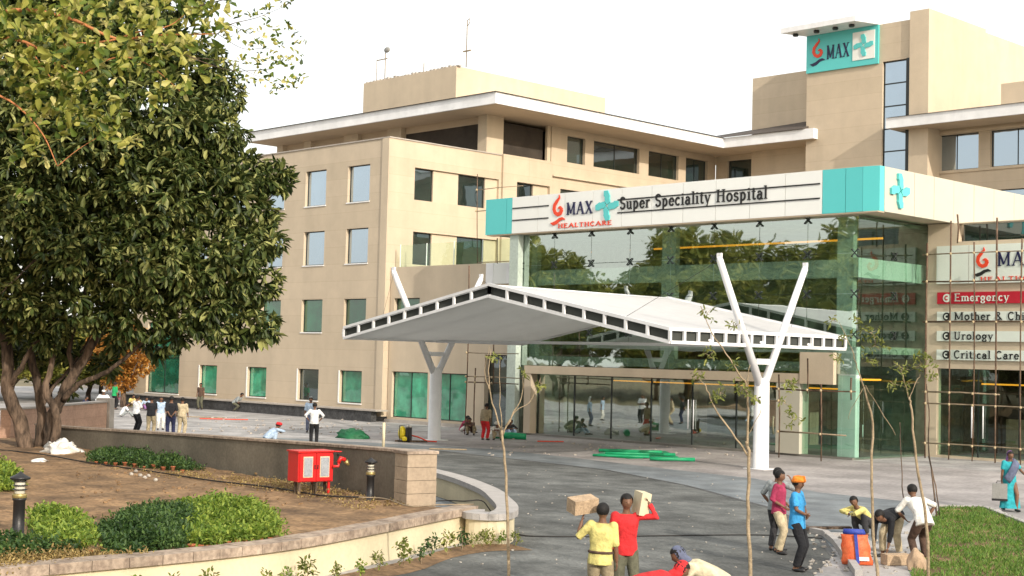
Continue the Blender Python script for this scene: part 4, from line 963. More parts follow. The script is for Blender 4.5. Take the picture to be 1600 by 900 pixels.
# ---- background and reflected trees (shared crowns)
crown_cache = {}
def bg_tree(loc, h, r, m, label, group, seed=0, th=.22, n=1500, low=.3):
    t = root('tree', loc, label, 'tree', group)
    k = (m, seed, th)
    if k not in crown_cache:
        rs = random.Random(seed * 7 + 3); cc, rr = [], []
        for _ in range(16):
            a = rs.uniform(0, 2 * PI); q = rs.uniform(.1, .72); z = rs.uniform(-.62, .72); q *= math.sqrt(max(.1, 1 - z * z * .8))
            cc.append((math.cos(a) * q, math.sin(a) * q, z)); s = rs.uniform(.26, .42); rr.append((s, s, s * .9))
        P_, D_, N_, L_, W_ = rosettes(cc, rr, n, 6, .085, .05, hang=.3)
        crown_cache[k] = leaves_mesh('crown', P_, D_, N_, L_, W_, m)
    z0 = h * low
    c = link(bpy.data.objects.new('crown', crown_cache[k]), t); c.location = (0, 0, (h + z0) / 2); c.scale = (r, r, (h - z0) / 2); c.rotation_euler = (0, 0, seed * 1.3); tag(c, kind='stuff')
    a = random.uniform(-.4, .4)
    MB().tube([(0, 0, -.1), (a * .3, 0, z0 * .6), (a, .2, z0 * 1.2), (a * 1.6, .3, h * .6)], [th, th * .8, th * .65, th * .25], 8).build('trunk', 'bark', t, local=True)
    for s in (-1, 1): MB().tube([(a * .8, .1, z0), (a + s * r * .35, .1, z0 * 1.5 + .4), (a + s * r * .6, .3, h * .62)], [th * .45, th * .3, th * .1], 6).build('limb', 'bark', t, local=True)
    return t
for i, (px, d, h, r, m, lab) in enumerate([(196, 92, 5.2, 2.6, 'orange_leaf', 'orange leaved tree glowing beside the far end of the tan wing'), (222, 104, 6.5, 3.2, 'orange_leaf', 'second orange tree, half behind the first one'),
        (140, 100, 5.5, 4, 'back_leaf', 'yellow green tree behind the boundary wall, left of the orange trees'), (80, 104, 5.5, 5, 'back_leaf', 'yellow green tree seen between the trunks'), (20, 98, 5.5, 5, 'back_leaf', 'yellow green tree at the far left edge behind the trunks'),
        (-60, 100, 6, 6, 'back_leaf', 'green tree just outside the left edge'), (160, 118, 6.5, 6, 'back_leaf', 'tall green tree behind the orange trees')]):
    p = deep(px, 560, d); bg_tree((p.x, p.y, 0), h, r, m, lab, None, seed=i % 3, low=.18)
k = 0
for x, y, h, r in [(-72, -14, 14, 7.5), (-83, -10, 13, 7), (-62, -12, 15, 7.5), (-94, -16, 13, 7), (-54, -18, 18, 8.5), (-105, -8, 11, 7), (-78, -24, 19, 9), (-66, -28, 23, 10), (-90, -30, 17, 9), (-50, -30, 25, 11), (-42, -18, 19, 9), (-117, -14, 16, 9), (-104, -28, 19, 9), (-98, -2, 15, 7), (-112, -4, 17, 8), (-128, -22, 20, 10), (-95, -18, 18, 8), (-140, -34, 22, 11), (-84, -40, 24, 12), (-34, -26, 21, 10), (-46, -9, 10, 6), (-88, -4, 7.5, 5.5), (-75, -5, 6.5, 5)]:
    bg_tree((x, y, 0), h, r, 'back_leaf', 'leafy tree across the road, mirrored in the entrance glass', 'trees mirrored in the entrance glass', seed=k % 4, low=.2); k += 1
# unseen trees added beyond the right edge to shade the drive
for x, y, h, r in [(14, 12, 11, 7), (16, 24, 12, 7.5), (13, 35, 11, 7), (24, 18, 13, 8), (25, 31, 13, 8), (20, 44, 12, 7)]:
    bg_tree((x, y, 0), h, r, 'mango_leaf', 'unseen green tree added beyond the right edge to shade the drive', 'unseen trees added beyond the right edge', seed=k % 4, low=.2); k += 1
# ---- beds of seedlings on the terrace
def bed(name, polypx, n, h, L, m, label, cat_, up=.8, kind='stuff', z=GZ, per=7, wr=.45):
    poly_ = [S2(x, y, z) for x, y in polypx]; xs_ = [p[0] for p in poly_]; ys_ = [p[1] for p in poly_]; pts = []
    while len(pts) < n:
        x, y = random.uniform(min(xs_), max(xs_)), random.uniform(min(ys_), max(ys_)); c = False; j = len(poly_) - 1
        for i in range(len(poly_)):
            xi, yi = poly_[i]; xj, yj = poly_[j]
            if (yi > y) != (yj > y) and x < (xj - xi) * (y - yi) / (yj - yi) + xi: c = not c
            j = i
        if c:
            ed = min(abs((xs_[q2] - xs_[q1]) * (ys_[q1] - y) - (xs_[q1] - x) * (ys_[q2] - ys_[q1])) / (math.hypot(xs_[q2] - xs_[q1], ys_[q2] - ys_[q1]) + 1e-9) for q1, q2 in zip(range(len(xs_)), list(range(1, len(xs_))) + [0]))
            if random.random() > min(1, .25 + ed / .5): continue
        if c: pts.append((x, y, z + (h * random.uniform(.15, 1) * min(1, .45 + ed) * (.75 + .9 * mn.noise(Vector((x * 1.7, y * 1.7, 0)))))))
    C = np.array(pts); P = np.repeat(C, per, 0) + rng.normal(0, .065, (n * per, 3)) * np.array([1, 1, .8]); P[:, 2] = np.maximum(P[:, 2], z + .02)
    D = norm(rvec(n * per) + np.array([0, 0, up])); Nn = norm(rvec(n * per) * .6 + np.array([0, 0, 1.])); Ls = L * rng.uniform(.6, 1.3, n * per)
    me = leaves_mesh(name, P, D, Nn, Ls, Ls * wr, m)
    o = link(bpy.data.objects.new(name, me)); return tag(o, label, cat_, kind=kind)
bed('seedling_bed', [(268, 800), (300, 788), (360, 790), (425, 806), (440, 838), (405, 850), (300, 862), (285, 845), (300, 815)], 1900, .30, .085, 'lime_leaf', 'bright lime green bed of seedlings near the low curved wall', 'plants')
bed('seedling_bed', [(150, 832), (200, 806), (300, 800), (318, 822), (295, 845), (290, 862), (170, 872)], 2700, .27, .08, 'dark_bed_leaf', 'seedling bed, tree shade painted in dark green, between the two lime green beds', 'plants')  # same seedlings as beside it, tree shade put into the leaf colour
bed('seedling_bed', [(44, 812), (90, 802), (128, 815), (148, 848), (130, 862), (60, 862)], 1200, .32, .085, 'lime_leaf', 'small bright lime green bed of seedlings right of the left bollard light', 'plants')
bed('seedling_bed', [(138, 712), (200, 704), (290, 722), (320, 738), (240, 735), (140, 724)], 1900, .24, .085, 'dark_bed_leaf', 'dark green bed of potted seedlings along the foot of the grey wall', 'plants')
bed('seedling_bed', [(-40, 738), (0, 736), (34, 748), (34, 768), (-40, 770)], 900, .42, .11, 'lime_leaf', 'green tuft of seedlings at the left edge above the bollard light', 'plants')
bed('dry_ground_cover', [(-30, 862), (60, 858), (170, 872), (260, 872), (140, 880), (-30, 905)], 1500, .12, .06, 'dry_leaf', 'dry straggling ground cover behind the coping in the bottom left corner', 'ground cover', up=.5)
bed('dry_ground_cover', [(-30, 840), (60, 855), (130, 868), (60, 880), (-30, 885)], 600, .22, .09, 'dark_bed_leaf', 'dull green straggling plants under the left bollard light', 'ground cover', up=.5)
bed('leaf_litter', [(120, 728), (260, 738), (330, 740), (520, 760), (640, 790), (560, 800), (430, 770), (300, 752)], 420, .02, .06, 'dry_leaf', 'dry fallen leaves and twigs scattered on the bare soil', 'leaf litter', up=.1)
# small pots at the edge of the beds
for i in range(26):
    if i < 10: px, py = 300 + i * 13.5 + random.uniform(-3, 3), 860 - i * 1.6
    elif i < 20: px, py = 150 + (i - 10) * 15, 727 + (i - 10) * 1.2
    else: px, py = 78 + (i - 20) * 13, 866 + random.uniform(-2, 2)
    p = spot(px, py, GZ); s = random.uniform(.5, .8)
    lab = ('terracotta pot', 'in the row in front of the right lime green bed', 'pots before the right bed') if i < 10 else (('terracotta pot', 'in the row along the dark bed by the grey wall', 'pots along the wall bed') if i < 20 else ('terracotta pot', 'in the short row below the left lime green bed', 'pots below the left bed'))
    t = root('flower_pot', (p.x, p.y, soil_z(p.x, p.y) - .01), 'small %s %s' % lab[:2], 'pot', lab[2])
    MB().lathe((0, 0, 0), [(.055 * s, 0), (.08 * s, .12 * s), (.09 * s, .125 * s), (.09 * s, .15 * s), (.075 * s, .15 * s), (.07 * s, .12 * s)], 10).build('pot', 'terracotta', t, local=True)
    n = 26; P = rng.normal(0, .05, (n, 3)) + np.array([0, 0, .22]); me = leaves_mesh('plant', P, rvec(n) + [0, 0, .6], rvec(n) + [0, 0, 1.], .1 * rng.uniform(.6, 1.2, n), .045, 'lime_leaf' if i < 10 or i >= 20 else 'dark_bed_leaf')
    tag(link(bpy.data.objects.new('plant', me), t), kind='stuff')
# young shrubs on the strip between the wall and the road
strip = smooth([(-18.3, 6, 0), (-18.35, 9, 0), (-18.5, 12, 0), (-18.75, 14.2, 0), (-19.6, 17.0, 0), (-20.6, 19.3, 0), (-20.2, 20.3, 0)], 4)
L_ = [(x - .35, y) for x, y, z in strip]; R_ = [(x + .32 + .1 * math.sin(y * 2), y - .1) for x, y, z in strip]
b = MB()
for i in range(len(strip) - 1): b.add([(*L_[i], .05), (*R_[i], .018), (*R_[i + 1], .018), (*L_[i + 1], .05)], [(0, 1, 2, 3)])
struct('planting_strip', b, 'soil')
sh = []
for q in range(3):
    P_, D_, N_, L2, W2 = rosettes([(0, 0, .38), (.05, .04, .22), (-.06, 0, .30)], [(.11, .11, .1), (.09, .09, .07), (.08, .08, .08)], 18, 5, .085, .05, hang=.1)
    sh.append(leaves_mesh('leaves', P_, D_, N_, L2, W2, ['sapling_leaf', 'dark_bed_leaf', 'lime_leaf'][q]))
stm = MB().tube([(0, 0, 0), (.02, .01, .2), (0, 0, .42)], [.012, .01, .005], 5).mesh('stem', 'bark_pale')
for i in range(24):
    t = i / 23 * (len(strip) - 4) + 2.5; j = min(int(t), len(strip) - 2); f_ = t - j; x = strip[j][0] * (1 - f_) + strip[j + 1][0] * f_ + random.uniform(-.12, .08); y = strip[j][1] * (1 - f_) + strip[j + 1][1] * f_
    s = root('young_shrub', (x, y, .03), 'young knee high shrub in the planting strip at the foot of the cream wall', 'shrub', 'young shrubs along the cream wall', random.uniform(0, 6)); sc = random.uniform(.5, 1.0); s.scale = (sc,) * 3
    link(bpy.data.objects.new('stem', stm), s); tag(link(bpy.data.objects.new('leaves', sh[random.choice([0, 0, 1, 2])]), s), kind='stuff')
# lawn blades
def lawn(name, poly_, n, h, m, label, dens=None, z=.05):
    xs_ = [p[0] for p in poly_]; ys_ = [p[1] for p in poly_]; C = np.column_stack([rng.uniform(min(xs_), max(xs_), n), rng.uniform(min(ys_), max(ys_), n)]); ins = np.zeros(n, bool); j = len(poly_) - 1
    for i in range(len(poly_)):
        xi, yi = poly_[i]; xj, yj = poly_[j]
        c = ((yi > C[:, 1]) != (yj > C[:, 1])) & (C[:, 0] < (xj - xi) * (C[:, 1] - yi) / (yj - yi + 1e-12) + xi); ins ^= c; j = i
    C = C[ins]; pat = np.array([mn.noise(Vector((x * 1.1, y * 1.1, 5))) for x, y in C]); keep = pat > rng.uniform(-.75, .15, len(C)) ; C = C[keep]; n = len(C)
    P = np.column_stack([C, np.full(n, z)]); D = norm(rvec(n) * .8 + [0, 0, 1.0]); L_ = h * rng.uniform(.4, 1.3, n)
    o = link(bpy.data.objects.new(name, leaves_mesh(name, P, D, rvec(n), L_, L_ * .22, m))); return tag(o, label, 'grass', kind='stuff')
lawn('grass', [p for p in gr if p[0] < -1.9], 260000, .085, 'grass_blade', 'rough patchy green grass in the plot at the bottom right')
# ---- bare saplings
def sapling(base_px, d, trunks, tufts, label, r=.035, mt='bark_pale', leafn=22, spread=15):
    b0 = deep(base_px[0], base_px[1], d); b0 = spot(base_px[0], base_px[1], 0); d = (b0 - CAM).dot(CF)
    t = root('sapling', b0, label, 'tree')
    for i, (pts, r0, r1) in enumerate(trunks):
        q = [Vector(p) for p in smooth([tuple(deep(x, y, d + (dd[0] if dd else 0))) for x, y, *dd in pts], 4)]
        if i == 0: q[0] = b0
        k_ = len(q); r0 *= .78; r1 *= .8; q = [p + Vector((random.uniform(-.012, .012), random.uniform(-.012, .012), 0)) for p in q]
        MB().tube(q, [r0 + (r1 - r0) * j / (k_ - 1) for j in range(k_)], 7).build('trunk' if i == 0 else 'branch', mt, t)
    if tufts:
        C = np.array([V3(deep(x + rng.normal(0, .6 * s), y + rng.normal(0, .45 * s), d + rng.normal(0, .15))) for x, y, s in tufts for _ in range(int(s * .62))])
        n = len(C); pr = 5; P = np.repeat(C, pr, 0) + rng.normal(0, .02, (n * pr, 3)); D = rvec(n * pr) + [0, 0, -.1]; Ls = rng.uniform(.06, .12, n * pr)
        tag(link(bpy.data.objects.new('leaves', leaves_mesh('leaves', P - np.array(b0), D, rvec(n * pr) + [0, 0, .8], Ls, Ls * .33, 'sapling_leaf')), t), kind='stuff')
        tw = MB()
        for x, y, s in tufts:
            for _ in range(3):
                a = deep(x, y, d); e = deep(x + rng.normal(0, s * .9), y + rng.normal(0, s * .7), d + rng.normal(0, .1)); tw.tube([a, e], [.006, .002], 4)
        tag(tw.build('twigs', 'bark_pale', t), kind='stuff')
sapling((795, 930), 0, [([(795, 930), (794, 830), (789, 720), (783, 672)], .035, .022), ([(783, 672), (770, 630), (764, 590), (768, 545)], .018, .006), ([(785, 680), (800, 650), (815, 620), (818, 585)], .018, .005), ([(790, 665), (808, 640), (828, 628), (845, 590)], .012, .004), ([(764, 610), (758, 580), (765, 540)], .01, .004), ([(783, 672), (781, 620), (780, 560)], .012, .004)],
        [(770, 560, 7), (818, 585, 6), (845, 600, 7)], 'thin leafless sapling standing in the drive left of the block carriers')
sapling((1171, 935), 0, [([(1171, 935), (1173, 880), (1168, 800), (1170, 714), (1166, 690)], .045, .03), ([(1168, 700), (1169, 642), (1166, 600), (1158, 590), (1140, 560), (1118, 530), (1105, 505), (1095, 478)], .026, .006), ([(1168, 712), (1150, 685), (1122, 645), (1107, 615), (1100, 600), (1088, 590)], .022, .008), ([(1170, 650), (1168, 600), (1172, 570)], .016, .006), ([(1190, 640), (1180, 660), (1169, 680)], .008, .006)],
        [(1105, 490, 9), (1148, 510, 7), (1107, 555, 10), (1150, 570, 8), (1125, 613, 14), (1160, 607, 14), (1090, 585, 7), (1178, 620, 10), (1235, 600, 13), (1240, 655, 13), (1225, 630, 6)], 'crooked sapling with yellow green tufts in front of the right canopy column', leafn=30)
sapling((1374, 915), 0, [([(1374, 915), (1366, 850), (1362, 760), (1363, 661), (1350, 605)], .04, .02), ([(1350, 605), (1340, 575), (1330, 545), (1311, 503)], .016, .005), ([(1352, 602), (1375, 640), (1400, 680)], .012, .006), ([(1350, 605), (1330, 640), (1325, 655)], .008, .004)],
        [(1360, 520, 17), (1368, 540, 14), (1365, 565, 10), (1320, 525, 8), (1310, 560, 7), (1300, 500, 6), (1340, 500, 6)], 'slim sapling in front of the glass corner, beside the crouching man in mustard')
sapling((1452, 925), 0, [([(1452, 925), (1447, 820), (1431, 714), (1424, 640), (1420, 620)], .038, .018), ([(1420, 620), (1412, 590), (1405, 575)], .012, .005), ([(1421, 625), (1430, 600), (1438, 585)], .012, .005)],
        [(1410, 575, 14), (1440, 570, 15), (1448, 560, 10), (1395, 600, 8), (1420, 600, 8), (1455, 590, 8)], 'slim sapling in front of the man in the white shirt')
sapling((1464, 812), 0, [([(1464, 812), (1456, 740), (1452, 710), (1451, 640), (1448, 600)], .03, .014), ([(1451, 712), (1462, 760), (1468, 805)], .02, .02)], [], 'pair of bare stakes tied to a young trunk at the corner of the grass plot', mt='bark')
sapling((1411, 778), 0, [([(1411, 778), (1409, 740), (1407, 690), (1406, 660)], .022, .014)], [], 'short bare sapling stem on the pavement in front of the sign wall', mt='bark')
# ================================================================== PROPS
# fire cabinet
fp = spot(487, 772, GZ); fz = soil_z(fp.x, fp.y)
fa = math.atan2(CR.y, CR.x) + math.radians(34)
fc = root('fire_cabinet', (fp.x, fp.y, fz), 'red hose cabinet with two glazed doors standing on legs in front of the grey wall', 'cabinet', rz=fa)
MB().box(-.43, .43, -.16, .36, .28, .93).build('body', 'red_paint', fc, local=True)
MB().box(-.46, .46, -.22, .39, .933, .965).build('lid', 'red_paint', fc, local=True)
for sx in (-1, 1):
    c0 = .205 * sx
    dr = MB().box(c0 - .195, c0 + .195, -.19, -.163, .30, .915).build('door', 'red_paint', fc, local=True)
    MB().box(c0 - .115, c0 + .115, -.2, -.191, .38, .84).build('door_trim', 'cream_wall', dr, local=True)
    MB().box(c0 - .1, c0 + .1, -.21, -.201, .40, .82).build('pane', 'cabinet_glass', dr, local=True)
    MB().box(c0 - .17 * sx - .012, c0 - .17 * sx + .012, -.205, -.191, .56, .66).build('handle', 'black_metal', dr, local=True)
for sx in (-.36, 0.05, .36):
    MB().box(sx - .025, sx + .025, -.12, -.07, -.05, .28).build('leg', 'bark' if sx < .3 else 'red_paint', fc, local=True)
    MB().box(sx - .025, sx + .025, .07, .12, -.05, .28).build('leg', 'bark', fc, local=True)
hy = root('fire_hydrant_valve', fp + Vector((CR.x, CR.y, 0)) * .50 + Vector((0, .1, fz - GZ)), 'red pipe stand with valve outlets beside the red cabinet', 'hydrant', rz=fa)
MB().tube([(-.14, 0, .62), (0, 0, .62), (0, 0, .72)], .03, 10).build('pipe', 'red_paint', hy, local=True)
MB().tube([(0, 0, .70), (.05, 0, .80), (.16, 0, .76)], .05, 10).build('outlet', 'red_paint', hy, local=True)
MB().tube([(.16, -.02, .74), (.24, -.04, .64)], [.06, .03], 10).build('nozzle', 'brass', hy, local=True)
MB().tube([(-.02, 0, .84), (-.02, 0, .95)], .02, 6).build('valve_stem', 'black_metal', hy, local=True)
MB().tube([(-.02 + .08 * math.cos(a * PI / 6), .08 * math.sin(a * PI / 6), .95) for a in range(13)], .012, 5).build('hand_wheel', 'red_paint', hy, local=True)
def bollard(px, py, s, label):
    p = spot(px, py, GZ); t = root('bollard_light', (p.x, p.y, soil_z(p.x, p.y)), label, 'light', 'bollard lights'); t.scale = (s, s, s)
    MB().lathe((0, 0, 0), [(.11, -.05), (.11, .02), (.085, .03), (.085, .52), (.1, .53), (.1, .56)], 14).build('post', 'black_metal', t, local=True)
    MB().lathe((0, 0, .56), [(.1, 0), (.105, .01), (.105, .05), (.1, .06)], 14).build('brass_ring', 'brass', t, local=True)
    MB().lathe((0, 0, .62), [(.07, 0), (.075, .01), (.075, .19), (.07, .2)], 14).build('lamp_glass', 'lamp_glass', t, local=True)
    for z in (.67, .73, .79): MB().lathe((0, 0, z), [(.08, 0), (.11, .008), (.08, .02)], 14).build('louvre', 'black_metal', t, local=True)
    MB().lathe((0, 0, .82), [(.12, 0), (.145, .01), (.145, .035), (.07, .07), (.03, .1), (.01, .12)], 14).build('cap', 'black_metal', t, local=True)
bollard(578, 783, .98, 'black bollard light on the soil between the red cabinet and the stone pier'); bollard(28, 838, 1.15, 'black bollard light at the left edge beside the lime green plants')
# cloth heap and pebbles
def heap(name, px, py, z, rx, ry, rz, m, label, cat_, n=5, wob=.18, rot=0):
    p = spot(px, py, z); b = MB()
    nu, nv = 28, 12; vs = []
    for j in range(nv + 1):
        th = PI / 2 * j / nv
        for i in range(nu):
            ph_ = 2 * PI * i / nu; x, y, zz = rx * math.sin(th) * math.cos(ph_), ry * math.sin(th) * math.sin(ph_), rz * math.cos(th)
            k_ = 1 + wob * 2.2 * mn.noise(Vector((x * 4 / max(rx, .3), y * 4 / max(ry, .3), zz * 5 + rx)))
            zz = zz * (1 + wob * 2 * mn.noise(Vector((x * 5, y * 5, 7))))
            vs.append((p.x + x * k_, p.y + y * k_, z + max(zz, 0) - (.02 if j == nv else 0)))
    b.add(vs, [(j * nu + i, (j + 1) * nu + i, (j + 1) * nu + (i + 1) % nu, j * nu + (i + 1) % nu) for j in range(nv) for i in range(nu)], True)
    return b.thing(name, m, label, cat_)
heap('cloth_bundle', 96, 708, GZ + .02, .62, .45, .36, 'cloth_white', 'crumpled white cloth bundle lying at the foot of the big tree', 'cloth', wob=.35)
heap('cloth_scrap', 62, 722, GZ + .02, .25, .2, .09, 'cloth_white', 'small pale scrap of cloth on the soil below the white bundle', 'cloth', wob=.4)
heap('tarpaulin_heap', 550, 684, .014, .85, .6, .38, 'dark_green_sheet', 'dark green tarpaulin heaped on the plaza right of the standing man in white', 'tarpaulin', wob=.2)
for i, (px, py) in enumerate([(205, 742), (212, 740), (219, 744), (226, 748), (232, 746), (243, 752)]):
    p = spot(px, py, GZ); MB().ell((p.x, p.y, soil_z(p.x, p.y) + .03), (.07, .05, .045), nu=8, nv=5, wob=.15, seed=i).thing('pebble', 'pebble', 'pale pebble in the short line across the bare soil', 'stone', 'pebbles on the bare soil')
# hoses and cable
def line(name, pxs_, z, r, m, label, cat_, n=6):
    q = [Vector(p) for p in smooth([tuple(spot(x, y, zz[0] if zz else z)) for x, y, *zz in pxs_], 5)]
    return MB().tube([p + Vector((0, 0, r)) for p in q], r, n).thing(name, m, label, cat_)
line('cable', [(660, 785, .62), (700, 783, .62), (725, 784, .72), (752, 783, .72), (765, 797, .45), (785, 824, .05), (810, 836, .02), (850, 839, .02), (960, 839, .02), (1100, 837, .02), (1200, 837, .02), (1285, 842, .02)], 0, .013, 'cable', 'thin black cable dropping off the low wall and crossing the road', 'cable')
line('hose', [(-10, 703), (60, 710), (140, 724), (240, 738), (330, 752), (420, 762), (500, 775), (560, 778)], GZ + .04, .018, 'cable', 'dark hose lying across the soil below the grey wall', 'hose')
line('hose', [(560, 778), (600, 780), (640, 792), (680, 790), (740, 789)], GZ + .1, .014, 'bamboo_pale', 'pale hose lying at the foot of the stone pier', 'hose')
# green sheets and rolls
p = spot(985, 712, .02)
for i, (px, py, ln, ang, r) in enumerate([(985, 708, 2.6, -3, .09), (1000, 712, 2.8, 4, .08), (1050, 721, 1.7, 2, .10), (970, 715, 2.2, -6, .07)]):
    c = spot(px, py, .014); dv = (CR * math.cos(math.radians(ang)) + Vector((CF.x, CF.y, 0)) * math.sin(math.radians(ang))); dv.z = 0; dv.normalize()
    pts = [c + dv * (ln * (t - .5)) + Vector((0, 0, r * .9)) for t in (0, .3, .6, 1)]
    MB().tube([q + Vector((0, random.uniform(-.05, .05), 0)) for q in pts], [r * .7, r * .8, r * .65, r * .75], 10).thing('netting_roll', 'green_plastic', ['rear long green netting roll on the pavement before the glass doors', 'middle green netting roll in the pile before the glass doors', 'thick short green netting roll nearest the right canopy column', 'thin green netting roll at the left front of the pile'][i], 'roll')
bb = MB(); q = [S2(925, 711, .03), S2(960, 703, .03), S2(1040, 706, .03), S2(1060, 714, .03), S2(985, 716, .03)]; bb.prism(q, .016, [.03, .05, .07, .04, .03]); bb.thing('netting_sheet', 'green_plastic', 'flat folded green netting sheet under the rolls before the glass doors', 'netting')
c = spot(795, 686, .02); dv = Vector((CR.x, CR.y, 0)).normalized()
MB().tube([c - dv * .75 + UZ * .14, c + dv * .1 + UZ * .16, c + dv * .8 + UZ * .13], [.13, .16, .14], 12).thing('netting_roll', 'green_plastic', 'short green roll lying beside the left door jamb', 'roll')
# white marker pipe, plaza litter
p = spot(599, 699, .012); MB().tube([p, p + Vector((0, 0, 1.0))], .06, 10).thing('marker_post', 'cream_wall', 'short cream pipe standing on the plaza behind the grey wall', 'post')
# yellow and black backpack sprayer
p = spot(628, 690, .012); bs = root('engine_pump', p, 'small yellow and black engine pump on the plaza left of the left canopy column', 'machine', rz=.8)
MB().ell((0, 0, .38), (.18, .22, .30), nu=12, nv=9).build('tank', 'yellow_paint', bs, local=True); MB().box(.16, .42, -.18, .2, .08, .62).build('engine', 'black_metal', bs, local=True)
MB().lathe((.3, 0, .62), [(.1, 0), (.12, .04), (.05, .09)], 10).build('cap', 'cloth_white', bs, local=True); MB().tube([(-.1, -.25, .0), (-.1, -.25, .7), (.3, -.22, .75), (.3, -.22, 0)], .02, 6).build('frame_tube', 'black_metal', bs, local=True)
MB().box(-.3, 1.1, -.1, .18, 0, .06).build('skid', 'bark', bs, local=True); MB().tube([(.3, .1, .3), (.7, .2, .2), (1.1, .0, .05), (1.5, .2, .02)], .03, 6).build('hose', 'logo_red', bs, local=True); MB().ell((.12, -.26, .14), (.12, .07, .11)).build('filter', 'orange_paint' if 'orange_paint' in M else 'yellow_paint', bs, local=True)
# kerb being laid by the workers
ks = [(1262, 832), (1290, 838), (1306, 852), (1318, 868), (1330, 884), (1342, 902)]
for i in range(5):
    a, b_ = spot(*ks[i], .0), spot(*ks[i + 1], .0); d = (b_ - a).normalized(); s = Vector((-d.y, d.x, 0)); c = (a + b_) / 2
    MB().obox((c.x, c.y, .07), d, s, UZ, (b_ - a).length / 2 - .01, .07, .06).thing('kerb_block', 'kerb_stone', 'pale kerb block in the new row beside the road, near the cement sack', 'kerb', 'kerb blocks being laid')
gk = [gr[-1], gr[0], gr[1], gr[2], (-11, 27.5)]
for (x0_, y0_), (x1_, y1_) in zip(gk, gk[1:]):
    a, b_ = Vector((x0_, y0_, 0)), Vector((x1_, y1_, 0)); L0 = (b_ - a).length; k_ = max(1, int(L0 / 1.0)); d = (b_ - a) / L0; s = Vector((-d.y, d.x, 0))
    for j in range(k_):
        c = a + d * (L0 * (j + .5) / k_); MB().obox((c.x, c.y, .055), d, s, UZ, L0 / k_ / 2 - .006, .07, .06).thing('kerb_block', 'kerb_stone', 'plain kerb block edging the grass plot', 'kerb', 'kerb blocks edging the grass plot')
sheet('new_paving', [S2(1300, 838), S2(1345, 838), S2(1425, 880), S2(1430, 925), S2(1350, 925), S2(1328, 880)], .02, 'kerb_stone')
for i, (px, py, ln, ang, lab) in enumerate([(1290, 826, 1.15, 6, 'long dark plank lying between the turbaned man and the crouching man'), (1318, 836, .8, -10, 'pale board propped beside the crouching man'), (1385, 862, .8, -50, 'pale slab leaning at the feet of the bending man')]):
    c = spot(px, py, .1); dv = Vector((CR.x, CR.y, 0)).normalized(); dv = Matrix.Rotation(math.radians(ang), 3, 'Z') @ dv; s = Vector((-dv.y, dv.x, 0))
    MB().obox((c.x, c.y, .12), dv + UZ * .02, s, UZ, ln / 2, .1, .025).thing('plank', ['bark', 'kerb_stone', 'kerb_stone'][i], lab, 'plank')
# cement sack (blue top, red orange body)
p = spot(1340, 882, .03); bag = root('cement_sack', p, 'upright red and blue cement sack between the crouching and bending men', 'sack', rz=math.atan2(CR.y, CR.x) - .12)
def sack(x0_, x1_, d_, z0_, z1_, n=8, puff=.06, lean=0):
    b = MB(); R_ = []
    for j in range(n + 1):
        z = z0_ + (z1_ - z0_) * j / n; w = (1 + .05 * math.sin(j * 1.7)) * (1.12 - .3 * z); dd = d_ * (.55 + .45 * math.sin(PI * (j + .6) / (n + 1.2))); xo = lean * z
        R_.append([(x0_ * w + xo, -dd * .5, z), (0 + xo, -dd, z), (x1_ * w + xo, -dd * .5, z), (x1_ * w * 1.03 + xo, dd * .3, z), (xo, dd, z), (x0_ * w * 1.03 + xo, dd * .3, z)])
    vs = [v for r in R_ for v in r]; b.add(vs, [(j * 6 + k_, j * 6 + (k_ + 1) % 6, (j + 1) * 6 + (k_ + 1) % 6, (j + 1) * 6 + k_) for j in range(n) for k_ in range(6)] + [(5, 4, 3, 2, 1, 0), tuple(n * 6 + k_ for k_ in range(6))], True); return b
M['sack_red'] = mat('sack_red', (.72, .1, .03), .5, .12, 8, .3, col2=(.8, .2, .08)); M['sack_blue'] = mat('sack_blue', (.03, .06, .35), .5, .1, 8, .3)
sack(-.25, .25, .09, 0, .56, lean=-.12).build('body', 'sack_red', bag, local=True)
sack(-.21, .21, .085, .565, .66, 3, lean=-.12).build('top_band', 'sack_blue', bag, local=True)
MB().obox((-.03, -.10, .3), UX, UY, Vector((-.1, 0, 1)), .03, .012, .27).build('stripe', 'sack_blue', bag, local=True)
MB().obox((.08, -.095, .12), UX, UY, Vector((-.1, 0, 1)), .12, .012, .035).build('print', 'panel_white', bag, local=True)
# cement blocks on the ground
for (px, py, rz_, lab) in ((1400, 882, .3, 'tan cement block lying at the feet of the bending man'),):
    p = spot(px, py, .03); o = MB().box(-.26, .26, -.12, .12, 0, .2).build('cement_block', 'cement_block'); o.location = p; o.rotation_euler = (0, 0, math.atan2(CR.y, CR.x) + rz_); tag(o, lab, 'block')
heap('gunny_sack', 1432, 888, .05, .2, .16, .36, 'cardboard', 'slumped greyish gunny sack in front of the man in the white shirt', 'sack', wob=.2)
